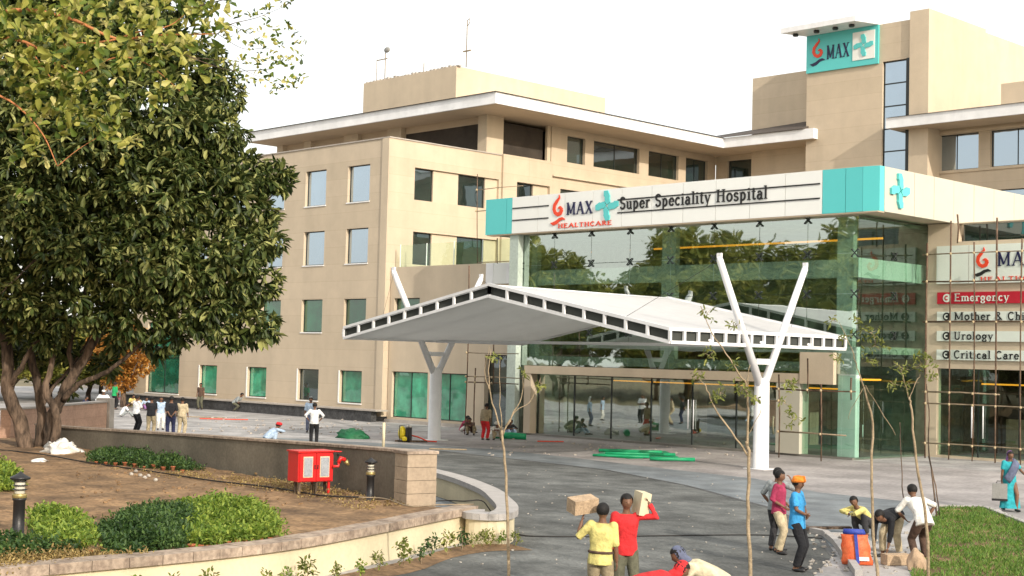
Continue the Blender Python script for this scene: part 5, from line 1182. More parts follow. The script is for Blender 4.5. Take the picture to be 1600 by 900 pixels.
# ---- bamboo scaffolds
def scaffold(name, poles, label, m='bamboo', r=.05):
    allp = [Vector(p) for a, b_ in poles for p in (a, b_)]; c = min(allp, key=lambda v: v.z)
    t = root(name, (c.x, c.y, 0), label, 'scaffold')
    for i, (a, b_) in enumerate(poles):
        a, b_ = Vector(a), Vector(b_); k_ = max(2, int((b_ - a).length / 1.2)); bow = Vector((random.uniform(-.05, .05), random.uniform(-.03, .03), random.uniform(-.04, .04)))
        pts = [a.lerp(b_, j / k_) + bow * math.sin(PI * j / k_) for j in range(k_ + 1)]
        rr = r * random.uniform(.6, .85); vert = abs((b_ - a).normalized().z) > .7
        MB().tube(pts, [rr * (1 - .25 * j / k_) for j in range(k_ + 1)], 7).build('pole', m if vert else 'bamboo_pale' if random.random() < .6 else m, t)
    for a, b_ in poles:      # rope lashings where poles cross
        a, b_ = Vector(a), Vector(b_)
        if abs((b_ - a).normalized().z) < .7: continue
        for c_, d_ in poles:
            c_, d_ = Vector(c_), Vector(d_)
            if abs((d_ - c_).normalized().z) > .7: continue
            z = c_.z; lo, hi = sorted((c_.x, d_.x))
            if lo - .1 < a.x < hi + .1 and min(a.z, b_.z) < z < max(a.z, b_.z) and abs(a.y - c_.y) < .4: MB().ell((a.x, a.y - .02, z), (.055, .055, .06), nu=8, nv=5).build('lashing', 'rope', t)
    return t
def yy(px, py, Y):
    r = ray(px, py); return CAM + r * ((Y - CAM.y) / r.y)
Y0 = 55.0
def vpole(px0, pyt, Y, pyb=None, px1=None):
    a = yy(px0, pyt, Y); return ((a.x, Y, a.z), (a.x, Y, .0) if pyb is None else (yy(px1 or px0, pyb, Y).x, Y, yy(px1 or px0, pyb, Y).z))
def hpole(px0, px1, py, Y):
    a, b_ = yy(px0, py, Y), yy(px1, py, Y); return ((a.x, Y + .09, a.z), (b_.x, Y + .09, a.z))
pl_ = [vpole(1449, 380, Y0), vpole(1486, 345, Y0), vpole(1496, 335, Y0, 380), vpole(1522, 378, Y0), vpole(1558, 340, Y0), vpole(1597, 372, Y0)]
pl_ += [hpole(1440, 1640, py, Y0) for py in (398, 440, 503, 630, 692)] + [hpole(1440, 1560, 612, Y0)]
scaffold('bamboo_scaffold', pl_, 'tall bamboo scaffold standing in front of the sign wall at the right')
Y1 = 48.6
scaffold('bamboo_scaffold', [vpole(1217, 585, Y1, 715, 1217), vpole(1262, 560, Y1, 615), vpole(1283, 600, Y1, 725), vpole(1330, 590, Y1, 625), hpole(1205, 1335, 607, Y1), hpole(1215, 1320, 674, Y1), hpole(1195, 1225, 625, Y1)], 'low bamboo frame behind the right canopy column', r=.045)
Y2 = 47.5
scaffold('bamboo_scaffold', [vpole(733, 415, Y2), vpole(743, 575, Y2), vpole(771, 508, Y2, 600), hpole(725, 815, 588, Y2), hpole(730, 808, 597, Y2), hpole(728, 808, 551, Y2)], 'bamboo scaffold beside the left canopy column and the glass corner', r=.045)
Y3 = 51.0
scaffold('bamboo_scaffold', [vpole(746, 272, Y3, 412), vpole(777, 372, Y3, 412), hpole(742, 800, 330, Y3), hpole(742, 815, 297, Y3), hpole(745, 800, 410, Y3)], 'thin bamboo poles tied above the glass railing of the link block', r=.035)

# ---- grit and rubble lying about the site
def rubble(name, px0, px1, py0, py1, n, smin, smax, m, label, z=.014):
    b = MB()
    for _ in range(n):
        p = spot(random.uniform(px0, px1), random.uniform(py0, py1), z); s_ = random.uniform(smin, smax); a = random.uniform(0, PI)
        ax = Vector((math.cos(a), math.sin(a), .2)).normalized(); ay = Vector((-math.sin(a), math.cos(a), 0)); b.obox((p.x, p.y, z + s_ * .3), ax, ay, ax.cross(ay), s_, s_ * random.uniform(.4, .9), s_ * random.uniform(.25, .6))
    return b.thing(name, m, label, 'rubble', kind='stuff')
rubble('rubble', 1265, 1440, 832, 898, 130, .015, .05, 'pebble', 'loose stones and grit around the new kerb')
rubble('rubble', 760, 1180, 686, 712, 120, .02, .06, 'ledge_stone', 'scattered building scraps on the pavement before the doors')
rubble('rubble', 300, 620, 652, 680, 90, .03, .08, 'ledge_stone', 'scattered scraps along the foot of the plinth')
rubble('rubble', 690, 1250, 735, 890, 160, .01, .025, 'pebble', 'fine grit scattered over the asphalt road')
rubble('rubble', 120, 620, 735, 790, 200, .015, .04, 'soil', 'clods of dry earth on the bare soil', z=GZ + .02)
for i, (px, py, ln, ang) in enumerate([(500, 640, 2.4, 4), (545, 644, 1.8, -8), (350, 655, 2.6, 3), (320, 652, 2.2, -5), (860, 690, 1.2, 10), (700, 702, 1.5, 0)]):
    c = spot(px, py, .03); dv = Matrix.Rotation(math.radians(ang), 3, 'Z') @ Vector((CR.x, CR.y, 0)).normalized(); s_ = Vector((-dv.y, dv.x, 0))
    MB().obox((c.x, c.y, .04), dv, s_, UZ, ln / 2, .08, .02).thing('plank', 'bark_pale' if i % 2 else 'logo_red', ['pale plank on the plaza by the plinth corner, upper one', 'red plank on the plaza near the plinth corner', 'pale plank on the plaza below the second green window', 'red plank lying on the plaza below the first green window', 'pale short plank before the left door jamb', 'reddish plank lying left of the left canopy column'][i] if False else ['red plank on the plaza near the plinth corner', 'pale plank on the plaza just right of the red one by the corner', 'red plank on the plaza below the second green window', 'pale plank on the plaza below the first green window', 'short red plank before the left door jamb', 'pale plank at the foot of the left canopy column'][i], 'plank')
# ================================================================== PEOPLE
SKIN_TONES = {}
def ik(a, c, l1, l2, hint):
    """two-bone joint: a start, c target; returns (mid, end)"""
    a, c, hint = Vector(a), Vector(c), Vector(hint); d = c - a; L = min(d.length, (l1 + l2) * .998); d.normalize(); c = a + d * L
    x = (l1 * l1 - l2 * l2 + L * L) / (2 * L); h = math.sqrt(max(l1 * l1 - x * x, 0)); hp = hint - d * hint.dot(d)
    hp = hp.normalized() if hp.length > 1e-6 else d.orthogonal().normalized()
    return a + d * x + hp * h, c
def rot_about(v, axis, deg): return Matrix.Rotation(math.radians(deg), 3, axis) @ v
def person(px, py, H, face, pose, look, label, group=None, z=0.0, near=False):
    """px,py: the spot on the ground under the pelvis in the photograph; face: 0 towards the camera, 90 towards the right"""
    p = spot(px, py, z); toc = Vector((-p.x, -p.y, 0)).normalized(); rt_ = Vector((-toc.y, toc.x, 0))
    if rt_.dot(CR) < 0: rt_ = -rt_
    fv = toc * math.cos(math.radians(face)) + rt_ * math.sin(math.radians(face))
    t = root('person', (p.x, p.y, z + .02), label, 'person', group, math.atan2(fv.y, fv.x) - PI / 2)
    s = H / 1.70; t.scale = (s * (1.05 if near else 1.14), s * (1.05 if near else 1.14), s)
    X, Y, Z = Vector((1, 0, 0)), Vector((0, 1, 0)), Vector((0, 0, 1))
    g = lambda k, d: pose.get(k, d)
    pel = Vector(g('pelvis', (0, 0, .90))); lean = g('lean', 2); side = g('side', 0); tw = g('twist', 0)
    up = rot_about(rot_about(Z, 'X', -lean), 'Y', side); lat = rot_about(X, 'Z', tw); lat = (lat - up * lat.dot(up)).normalized(); fw = up.cross(lat).normalized()
    if fw.dot(Y) < 0 and lean < 90: fw = -fw
    fw = up.cross(lat) * 1.0
    curve = g('curve', 0)                                 # rounded back
    up2 = rot_about(up, 'X', -curve); fw2 = up2.cross(lat)
    belly = pel + up * .17; chest = belly + up2 * .18; neck = chest + up2 * .20
    hp_ = g('head', (0, 8)); hz = rot_about(rot_about(Z.lerp(up2, .45).normalized(), 'X', -hp_[1]), 'Z', 0); hf = rot_about((Y - hz * Y.dot(hz)).normalized(), tuple(hz) and 'Z', 0)
    hf = Matrix.Rotation(math.radians(hp_[0]), 3, hz) @ hf; hl = hf.cross(hz)
    head = neck + up2 * .04 + hz * .13
    sh = {-1: neck - up2 * .045 - lat * .165, 1: neck - up2 * .045 + lat * .165}
    hip = {-1: pel - lat * .09 - up * .02, 1: pel + lat * .09 - up * .02}
    ft = g('feet', {-1: (-.11, 0, .07), 1: (.11, 0.02, .07)}); kh = g('knee', {-1: (-.1, 1, 0), 1: (.1, 1, 0)})
    hd = g('hands', {-1: (-.25, .06, .80), 1: (.25, .06, .80)}); eh = g('elbow', {-1: (-.5, -1, -.2), 1: (.5, -1, -.2)})
    leg, arm = {}, {}
    for k in (-1, 1):
        kn, an = ik(hip[k], ft[k], .43, .42, kh[k]); leg[k] = (hip[k], kn, an)
        el, wr = ik(sh[k], hd[k], .29, .26, eh[k]); arm[k] = (sh[k], el, wr)
    def finish(b, name, m, vox, par, sm=3):
        o = bpy.data.objects.new(name, b.mesh(name, m)); link(o, par)
        r = o.modifiers.new('r', 'REMESH'); r.mode = 'VOXEL'; r.voxel_size = vox; q = o.modifiers.new('s', 'SMOOTH'); q.factor = .5; q.iterations = sm
        PENDING.append(o); return o
    v1 = .013 if near else .02
    A_ = (lat, fw, up); A2 = (lat, fw2, up2); AH = (hl, hf, hz)
    b = MB()
    b.ell(pel, (.135, .10, .12), A_).ell(belly, (.12, .09, .14), A_).ell(chest, (.15, .105, .17), A2).ell(neck - up2 * .06, (.15, .07, .065), A2)
    b.tube([neck - up2 * .04, neck + up2 * .03 + hz * .05], [.06, .05], 10)
    b.ell(head, (.080, .099, .114), AH, 14, 10).ell(head - hz * .055 + hf * .02, (.052, .062, .058), AH).ell(head + hf * .092 - hz * .015, (.014, .022, .026), AH, 8, 6)
    b.ell(head + hf * .078 - hz * .058, (.026, .014, .012), AH, 8, 6)
    for k in (-1, 1): b.ell(head + hl * k * .076 - hz * .01, (.013, .022, .03), AH, 8, 6)
    for k in (-1, 1):
        h_, kn, an = leg[k]; b.tube([h_, h_.lerp(kn, .5), kn, kn.lerp(an, .35), an], [.085, .078, .055, .054, .036], 10)
        s_, el, wr = arm[k]; b.ell(s_, (.055, .055, .055)); b.tube([s_, s_.lerp(el, .5), el, el.lerp(wr, .4), wr], [.048, .045, .036, .037, .024], 10)
        toe = Vector(g('toe', {-1: (-.15, 1, 0), 1: (.15, 1, 0)})[k]).normalized()
        b.tube([an - toe * .05 - Z * .02, an + toe * .06 - Z * .035, an + toe * .17 - Z * .05], [.036, .036, .022], 8)
        # hand: palm, four unequal curled fingers, thumb from the side
        d = (wr - el).normalized(); pn = (lat * -k); pn = (pn - d * pn.dot(d)); pn = pn.normalized() if pn.length > 1e-3 else d.orthogonal().normalized(); w = d.cross(pn)
        if w.dot(fw) < 0: w = -w
        pc_ = wr + d * .045; b.ell(pc_, (.015, .038, .05), (pn, w, d), 8, 6)
        for i, ln in enumerate((.068, .078, .072, .056)):
            o_ = pc_ + d * .035 + w * (.027 - .018 * i); c1 = o_ + d * ln * .55 + pn * .012; c2 = c1 + d * ln * .3 + pn * ln * .42; b.tube([o_, c1, c2], [.0105, .0098, .0085], 6)
        th = pc_ - d * .015 + w * .034; b.tube([th, th + w * .03 + d * .022 + pn * .01, th + w * .034 + d * .055 + pn * .02], [.012, .011, .009], 6)
    body = finish(b, 'body', look.get('skin', 'skin'), v1, t, 2)
    # hair or headwear
    b = MB(); b.ell(head + hz * .022 - hf * .012, (.097, .113, .114), AH, 14, 10)
    if look.get('hair') != 'none':
        o = finish(b, 'hair', look.get('hair', 'hair'), .016, t, 1)
        # open the face: cut what lies in front of the brow
        hairs.append((o, head.copy(), hf.copy(), hz.copy()))
    hw = look.get('hat')
    if hw:
        kind, m = hw
        if kind == 'turban':
            b = MB()
            for i in range(5):
                a = i * .5; zc = head + hz * (.045 + .014 * i); R_ = .102 - .006 * i
                b.tube([zc + (hl * math.cos(q) + hf * math.sin(q)) * R_ + hz * .025 * math.sin(q + a * 3) for q in np.linspace(0, 2 * PI, 15)], .03, 7)
            b.ell(head + hz * .09, (.08, .09, .06), AH)
            finish(b, 'turban', m, .014, t, 1)
        elif kind == 'scarf':
            b = MB(); b.ell(head + hz * .02 - hf * .015, (.098, .11, .118), AH); b.ell(neck - fw2 * .06 + up2 * .04, (.10, .07, .12), A2)
            o = finish(b, 'head_scarf', m, .014, t, 1); hairs.append((o, head.copy(), hf.copy(), hz.copy()))
        elif kind == 'cap':
            b = MB(); b.ell(head + hz * .045, (.093, .107, .082), AH); b.ell(head + hf * .13 + hz * .035, (.06, .06, .014), AH); finish(b, 'cap', m, .012, t, 1)
        elif kind == 'helmet':
            b = MB(); b.ell(head + hz * .04, (.12, .14, .115), AH); b.ell(head + hf * .03 + hz * .0, (.135, .165, .022), AH); finish(b, 'helmet', m, .012, t, 1)
    # trousers / skirt / sari
    lo = look.get('lower', 'cloth_black')
    if look.get('skirt'):
        b = MB(); c0 = pel + up * .12; fm = (Vector(ft[-1]) + Vector(ft[1])) / 2; rings = []
        n = 20; vs = []
        for j in range(7):
            f = j / 6; c = c0.lerp(Vector((fm.x, fm.y, .08)), f); rx, ry = .15 + .12 * f, .115 + .13 * f
            for i in range(n):
                a = 2 * PI * i / n; q = 1 + (.05 + .06 * f) * math.sin(a * 7 + f); vs.append(c + X * rx * q * math.cos(a) + Y * ry * q * math.sin(a))
        b.add(vs, [(j * n + i, j * n + (i + 1) % n, (j + 1) * n + (i + 1) % n, (j + 1) * n + i) for j in range(6) for i in range(n)] + [tuple(range(n)), tuple(6 * n + i for i in range(n))[::-1]], True)
        o = b.build('sari_skirt', lo, t, local=True)
    else:
        b = MB(); b.ell(pel + up * .02, (.158, .122, .13), A_); sl_ = look.get('leg_end', 1.0)
        for k in (-1, 1):
            h_, kn, an = leg[k]; e = kn.lerp(an, .96 * sl_)
            b.tube([h_, h_.lerp(kn, .5), kn, kn.lerp(e, .5), e], [.105, .096, .078, .074, .066], 12)
        finish(b, 'trousers', lo, .016 if near else .022, t, 3)
    # shirt
    up_ = look.get('upper', 'cloth_white'); sleeve = look.get('sleeve', 1.0); hem = look.get('hem', .06)
    if up_:
        b = MB(); n_ = 20; vs = []; rg = [(pel - up * (hem * .9), .19, .15, A_), (pel + up * .06, .178, .14, A_), (belly, .163, .126, A_), (chest - up2 * .05, .176, .134, A2), (chest + up2 * .06, .192, .138, A2), (neck - up2 * .06, .178, .10, A2), (neck - up2 * .01, .085, .07, A2)]
        for jj, (c, rx, ry, ax) in enumerate(rg): vs += [c + ax[0] * rx * math.cos(2 * PI * i / n_) + ax[1] * ry * math.sin(2 * PI * i / n_) * (1 + (.05 * math.sin(i * 2.3 + px) if jj < 3 else 0)) for i in range(n_)]
        m_ = len(rg); b.add(vs, [(j * n_ + i, j * n_ + (i + 1) % n_, (j + 1) * n_ + (i + 1) % n_, (j + 1) * n_ + i) for j in range(m_ - 1) for i in range(n_)] + [tuple(range(n_))[::-1], tuple((m_ - 1) * n_ + i for i in range(n_))], True)
        for k in (-1, 1):
            s_, el, wr = arm[k]; b.ell(s_, (.072, .072, .072))
            if sleeve <= 1: e = s_.lerp(el, sleeve); b.tube([s_, e], [.07, .062], 12)
            else: e = el.lerp(wr, sleeve - 1); b.tube([s_, el, e], [.07, .058, .045], 12)
        finish(b, 'shirt', up_, .016 if near else .022, t, 3)
    if look.get('belt'):
        b = MB(); b.tube([pel + up * .1 + (lat * math.cos(a) * .172 + fw * math.sin(a) * .138) for a in np.linspace(0, 2 * PI, 20)], .022, 6); b.build('waist_cloth', look['belt'], t, local=True)
    if look.get('drape'):
        b = MB(); vs = []
        for j in range(8):
            f = j / 7; c = (sh[-1] + up2 * .05 + fw2 * .05).lerp(pel + lat * .14 + fw * .13, f); wv = (lat * .7 + up2 * .7).normalized() * .12
            out_ = fw2 * (.08 * math.sin(PI * f) + .02)
            vs += [c + out_ + wv, c + out_ + fw2 * .03, c + out_ - wv, c + out_ - wv - fw2 * .03, c + out_ + wv - fw2 * .03]
        b.add(vs, [(j * 5 + i, j * 5 + (i + 1) % 5, (j + 1) * 5 + (i + 1) % 5, (j + 1) * 5 + i) for j in range(7) for i in range(5)] + [(4, 3, 2, 1, 0), (35, 36, 37, 38, 39)], True)
        b.build('sari_drape', look['drape'], t, local=True)
    sm_ = look.get('shoes', 'black_metal')
    if sm_:
        for k in (-1, 1):
            an = leg[k][2]; toe = Vector(g('toe', {-1: (-.15, 1, 0), 1: (.15, 1, 0)})[k]).normalized(); wv = Vector((-toe.y, toe.x, 0))
            MB().ell(an + toe * .06 - Z * .04, (.048, .14, .038), (wv, toe, Z), 10, 6).build('shoe', sm_, t, local=True)
    if near:
        for k in (-1, 1): MB().ell(head + hf * .083 + hl * k * .03 + hz * .008, (.011, .007, .007), AH, 6, 5).build('eye', 'eye_dark', t, local=True)
    return t, s, dict(arm=arm, neck=neck, head=head, rot=t.rotation_euler.z)
hairs = []
def world_of(t, s, v):
    v = Vector(v) * s; a = t.rotation_euler.z; return t.location + Vector((v.x * math.cos(a) - v.y * math.sin(a), v.x * math.sin(a) + v.y * math.cos(a), v.z))
CL = dict(cloth_black=(.015, .016, .02), cloth_charcoal=(.045, .045, .05), cloth_khaki=(.34, .28, .18), cloth_beige=(.5, .42, .28), cloth_cream=(.6, .54, .38), cloth_white_shirt=(.72, .74, .76), cloth_blue=(.05, .32, .66),
          cloth_maroon=(.33, .035, .09), cloth_red=(.62, .03, .035), cloth_yellow=(.62, .55, .2), cloth_brown=(.09, .055, .04), cloth_olive=(.11, .11, .075), cloth_teal=(.03, .36, .42), cloth_purple=(.25, .12, .3), cloth_orange=(.85, .24, .03),
          cloth_lightblue=(.40, .52, .68), cloth_grey=(.3, .33, .34), cloth_green=(.02, .35, .12), cloth_pink=(.7, .3, .4), cloth_navy=(.02, .025, .07), cloth_greyblue=(.12, .14, .22), cap_white=(.75, .74, .7))
for k_, c_ in CL.items(): mat(k_, c_, .95, .2, 5, .8, 12)
mat('eye_dark', (.01, .01, .01), .3, .05, 5, 0)
def F(a, b_): return {-1: a, 1: b_}
STAND = {}
WALK = dict(feet=F((-.10, .22, .07), (.10, -.2, .08)), pelvis=(0, 0, .87))
BEHIND = dict(hands=F((-.06, -.17, .92), (.06, -.17, .95)), elbow=F((-1, -.2, 0), (1, -.2, 0)))
FOLD = dict(hands=F((.10, .17, 1.12), (-.10, .17, 1.15)), elbow=F((-1, .2, -.6), (1, .2, -.6)), lean=0)
HIPS = dict(hands=F((-.2, .08, .95), (.2, .08, .95)), elbow=F((-1, -.3, 0), (1, -.3, 0)))
SQUAT = dict(pelvis=(0, -.12, .26), lean=32, curve=18, feet=F((-.15, .10, .07), (.15, .10, .07)), knee=F((-.25, 1, .6), (.25, 1, .6)), hands=F((.02, .42, .50), (-.02, .44, .50)), elbow=F((-1, .2, .2), (1, .2, .2)), head=(0, 0))
SIT = dict(pelvis=(0, 0, .14), lean=14, curve=16, feet=F((-.14, .58, .07), (.14, .62, .07)), knee=F((-.2, .3, 1), (.2, .3, 1)), hands=F((-.1, .36, .42), (.1, .40, .42)), elbow=F((-1, 0, -.3), (1, 0, -.3)))
BEND = dict(pelvis=(0, -.12, .84), lean=82, curve=22, feet=F((-.16, -.02, .07), (.16, .05, .07)), hands=F((-.12, .42, .22), (.14, .45, .24)), elbow=F((-1, 0, .4), (1, 0, .4)), head=(0, -6))
pp = lambda base_, **k: {**base_, **k}
# --- foreground, bottom centre: two carriers
CARRY_L = dict(hands=F((-.30, .10, 1.44), (.24, .04, .80)), elbow=F((-1, .1, -1), (.6, -1, 0)), lean=1, head=(-8, 0), side=2)
t1, s1, i1 = person(936, 968, 1.62, 172, CARRY_L, dict(upper='cloth_yellow', lower='cloth_khaki', sleeve=1.1, belt='cloth_brown', hem=.1), 'person from behind in a yellow shirt holding up a tan block', near=True)
b1 = world_of(t1, s1, (-.31, .12, 1.69)); o = MB().box(-.20, .20, -.12, .12, -.105, .105).build('cement_block', 'cement_block'); o.location = b1; o.rotation_euler = (.22, -.1, math.atan2(CR.y, CR.x) + .5); tag(o, 'tan cement block raised on the palm of the man in yellow', 'block')
SHOULDER = dict(hands=F((-.30, .12, 1.63), (.24, .05, .82)), elbow=F((-1, .4, -.4), (.6, -1, 0)), lean=3, head=(6, 4))
t2, s2, i2 = person(975, 952, 1.68, 12, SHOULDER, dict(upper='cloth_red', lower='cloth_olive', sleeve=1.85, hem=.1), 'person in a red jacket facing us with a cream block on the shoulder', near=True)
b2 = world_of(t2, s2, (-.235, .02, 1.60)); o = MB().box(-.08, .08, -.13, .13, -.17, .17).build('cement_block', 'cream_wall'); o.location = b2; o.rotation_euler = (.1, .12, math.atan2(CR.y, CR.x) + .4); tag(o, 'cream cement block standing on the shoulder of the person in red', 'block')
# bending pair at the very bottom
person(1000, 1012, 1.62, 100, dict(pelvis=(0, -.1, .80), lean=62, curve=20, hands=F((-.1, .5, .5), (.12, .5, .5)), head=(0, -4)), dict(upper='cloth_red', lower='cloth_brown', hat=('scarf', 'cloth_red'), sleeve=1.5), 'person bending forward under a bright red headscarf at the bottom edge', near=True)
person(1116, 1006, 1.60, -80, dict(pelvis=(0, -.08, .86), lean=52, curve=18, hands=F((-.1, .5, .55), (.12, .5, .55)), head=(0, 0)), dict(upper='cloth_cream', lower='cloth_charcoal', hat=('scarf', 'cloth_greyblue'), sleeve=1.5), 'person with a grey blue head cloth bending by the red headscarf', near=True)
# --- three standing at the roadside
person(1212, 862, 1.62, 150, pp(HIPS, hands=F((-.2, .1, .96), (.26, .12, 1.5)), elbow=F((-1, -.3, 0), (1, .5, -.2))), dict(upper='cloth_grey', lower='cloth_charcoal', hat=('cap', 'cloth_brown'), sleeve=1.0), 'person in a grey shirt, one arm raised, behind the man in maroon', near=True)
bpy.context.view_layer.update()
person(1216, 866, 1.60, 70, pp(STAND, hands=F((-.2, .12, 1.0), (.18, .16, 1.0)), lean=0, feet=F((-.12, -.08, .07), (.12, .06, .07))), dict(upper='cloth_maroon', lower='cloth_beige', sleeve=1.3, hem=.08), 'person in a maroon shirt and khaki trousers watching the kerb laying', near=True)
person(1244, 893, 1.66, 75, pp(STAND, hands=F((-.04, .16, 1.02), (.06, .17, 1.05)), elbow=F((-1, -.2, -.3), (1, -.2, -.3)), lean=0), dict(upper='cloth_blue', lower='cloth_black', hat=('turban', 'cloth_orange'), sleeve=.8, hem=.14), 'person in a bright blue shirt and orange turban standing at the road edge', near=True)
# --- three working at the kerb
person(1352, 838, 1.62, -48, pp(SQUAT, head=(34, 0)), dict(upper='cloth_yellow', lower='cloth_charcoal', sleeve=1.75, hem=.02), 'person in a mustard shirt crouching with arms on the knees beside the new kerb', near=True)
person(1393, 872, 1.66, -25, BEND, dict(upper='cloth_black', lower='cloth_beige', sleeve=1.6, leg_end=.9), 'person in a dark shirt and pale trousers bending down over the kerb', near=True)
person(1440, 880, 1.66, -150, dict(pelvis=(0, -.06, .82), lean=30, curve=18, feet=F((-.14, -.05, .07), (.14, .1, .07)), hands=F((-.12, .42, .80), (.30, .30, .86)), elbow=F((-1, 0, .2), (1, 0, .1)), head=(10, 0)), dict(upper='cap_white', lower='cloth_brown', sleeve=1.05, hem=.12), 'person in a loose off white shirt stooping beside the grass', near=True)
# --- woman with case
t3, s3, i3 = person(1577, 799, 1.58, 25, pp(WALK, hands=F((-.42, .22, .98), (.24, .02, .80)), elbow=F((-.5, -.6, -.8), (.6, -1, 0))), dict(upper='cloth_teal', lower='cloth_teal', skirt=1, drape='cloth_greyblue', hat=('scarf', 'cloth_purple'), sleeve=.7), 'person in a teal sari and purple headscarf carrying a grey case at the right edge', near=True)
bx = world_of(t3, s3, (.30, .02, .54)); o = root('carry_case', bx - UZ * .24, 'square grey case with a black base in the hand of the person in teal', 'case', rz=math.atan2(CR.y, CR.x) - .3)
MB().box(-.19, .19, -.1, .1, .06, .46).build('shell', 'grey_box', o, local=True); MB().box(-.2, .2, -.11, .11, 0, .058).build('base', 'black_metal', o, local=True); MB().tube([(-.08, 0, .46), (-.07, 0, .52), (.07, 0, .52), (.08, 0, .46)], .012, 6).build('handle', 'black_metal', o, local=True)
# --- plaza
person(490, 695, 1.66, 180, pp(HIPS, hands=F((-.22, .1, 1.0), (.22, .1, 1.0))), dict(upper='cloth_white_shirt', lower='cloth_black', sleeve=1.4), 'person in a white shirt and black trousers standing on the plaza', near=True)
person(484, 676, 1.62, 0, STAND, dict(upper='cloth_lightblue', lower='cloth_greyblue', hat=('scarf', 'cap_white'), sleeve=1.2), 'person in pale blue half hidden behind the man in the white shirt')
person(421, 694, 1.60, 110, SQUAT, dict(upper='cloth_lightblue', lower='cloth_lightblue', hat=('turban', 'cloth_red'), sleeve=1.8), 'person in light blue with a red turban crouching behind the grey wall')
b_ = spot(440, 695); MB().box(b_.x - .4, b_.x + .4, b_.y - .12, b_.y + .12, .012, .09).thing('tool_tray', 'black_metal', 'dark tray of tools on the ground beside the crouching person in light blue', 'tray')
# left cluster behind the wall
person(212, 676, 1.62, 120, FOLD, dict(upper='cloth_white_shirt', lower='cloth_black', sleeve=1.0), 'person in a white shirt, leftmost of the standing group behind the wall')
person(235, 680, 1.64, 170, FOLD, dict(upper='cloth_black', lower='cloth_khaki', sleeve=.9), 'person in a black t shirt and khaki trousers in the standing group behind the wall')
person(250, 672, 1.50, 10, STAND, dict(upper='cloth_lightblue', lower='cap_white', sleeve=.8), 'person in pale clothes partly hidden between the two in black shirts')
person(266, 682, 1.68, 185, BEHIND, dict(upper='cloth_black', lower='cloth_navy', sleeve=1.3), 'person in a black shirt and dark jeans holding both hands behind the back')
person(283, 681, 1.62, 160, STAND, dict(upper='cloth_beige', lower='cloth_beige', sleeve=1.3), 'person in beige clothes at the right end of the standing group behind the wall')
person(160, 660, 1.60, 5, pp(HIPS), dict(upper='cloth_white_shirt', lower='cloth_white_shirt', hat=('cap', 'cap_white'), sleeve=1.2), 'person in white with a white cap facing us behind the pink wall')
person(190, 652, 1.5, 90, SIT, dict(upper='cloth_white_shirt', lower='cloth_grey', sleeve=1.4), 'person in white sitting on the ground left of the standing group')
person(178, 640, 1.62, 120, STAND, dict(upper='cloth_green', lower='cloth_black', sleeve=1.2), 'person in a green shirt standing far behind under the orange tree')
person(128, 640, 1.5, 60, SIT, dict(upper='cloth_navy', lower='cloth_grey', sleeve=1.4), 'person in navy sitting far behind the tree trunks')
person(186, 634, 1.5, -20, SIT, dict(upper='cloth_pink', lower='cloth_white_shirt', sleeve=1.4), 'person in pink sitting far behind, below the orange tree')
person(203, 637, 1.55, 40, SIT, dict(upper='cloth_yellow', lower='cloth_brown', sleeve=1.4), 'person in yellow sitting far behind, right of the one in pink')
person(214, 640, 1.55, 0, SIT, dict(upper='cloth_beige', lower='cloth_brown', hat=('turban', 'cloth_khaki'), sleeve=1.4), 'person in beige with a khaki turban sitting far behind')
person(226, 641, 1.5, 20, SIT, dict(upper='cloth_lightblue', lower='cloth_purple', sleeve=1.4), 'person in lilac and blue sitting beside the green glazed corner')
person(313, 640, 1.62, -30, STAND, dict(upper='cloth_brown', lower='cloth_olive', sleeve=.6), 'person in brown standing before the first small green window of the wing')
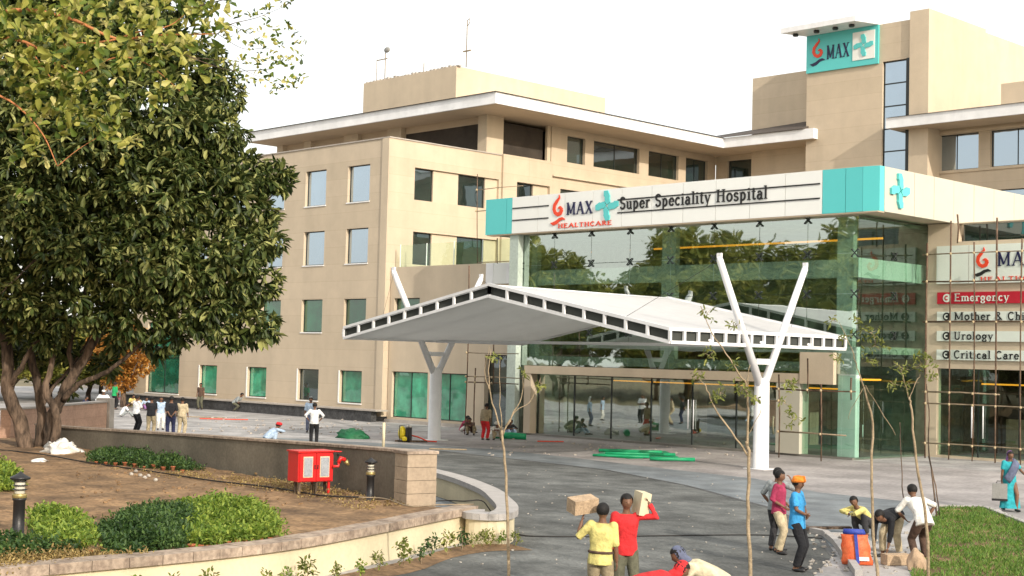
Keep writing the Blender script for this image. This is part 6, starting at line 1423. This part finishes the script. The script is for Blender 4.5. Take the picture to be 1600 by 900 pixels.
person(366, 643, 1.62, 60, dict(pelvis=(0, 0, .55), lean=34, curve=14, feet=F((-.12, .28, .07), (.14, .05, .07)), knee=F((-.1, 1, .4), (.1, 1, .4)), hands=F((-.1, .4, .5), (.1, .45, .5))), dict(upper='cloth_grey', lower='cloth_olive', sleeve=1.2), 'person in grey perched on the stone ledge by the second green window')
# group by the left scaffold
person(722, 676, 1.55, 60, SIT, dict(upper='cloth_maroon', lower='cap_white', sleeve=1.2), 'person in maroon and white sitting left of the bamboo scaffold')
person(737, 680, 1.55, -20, SQUAT, dict(upper='cloth_brown', lower='cloth_khaki', sleeve=1.4), 'person in brown crouching left of the scaffold pole')
person(757, 688, 1.62, 150, pp(STAND, lean=10), dict(upper='cloth_khaki', lower='cloth_red', sleeve=1.3, hem=.02), 'person in a khaki shirt and red trousers standing by the scaffold')
person(778, 688, 1.55, -10, SQUAT, dict(upper='cap_white', lower='cloth_beige', hat=('turban', 'cap_white'), sleeve=1.5), 'person in white crouching right of the one in red trousers')
person(793, 682, 1.5, 30, SIT, dict(upper='cloth_charcoal', lower='cloth_lightblue', sleeve=1.4), 'person in charcoal sitting by the short green roll')
for k_, (px, py, m, lab, rad) in enumerate([(766, 684, 'cloth_white', 'white sack lying at the feet of the scaffold group', .3), (1560, 803, 'kerb_stone', 'pale lump of stone by the grass plot corner', .12), (455, 640, 'cloth_white', 'white bundle at the foot of the plinth', .2), (560, 655, 'logo_red', 'red bundle lying on the plinth ledge near the corner', .2)]):
    heap('bundle', px, py, .02 if py > 650 else .02, rad * 1.4, rad, rad, m, lab, 'bundle', wob=.3)
bake_pending()
for o, head, hf, hz in hairs:
    bm = bmesh.new(); bm.from_mesh(o.data)
    kill = [v for v in bm.verts if (v.co - head).dot(hf) > .035 and (v.co - head).dot(hz) < .06 and (v.co - head).length < .2 or ((v.co - head).dot(hf) > .0 and -.3 < (v.co - head).dot(hz) < -.03 and o.name.startswith('hair')) or (o.name.startswith('hair') and (v.co - head).dot(hz) < -.055)]
    bmesh.ops.delete(bm, geom=kill, context='VERTS'); bm.to_mesh(o.data); bm.free()
for me in bpy.data.meshes:
    if me.users == 0: bpy.data.meshes.remove(me)
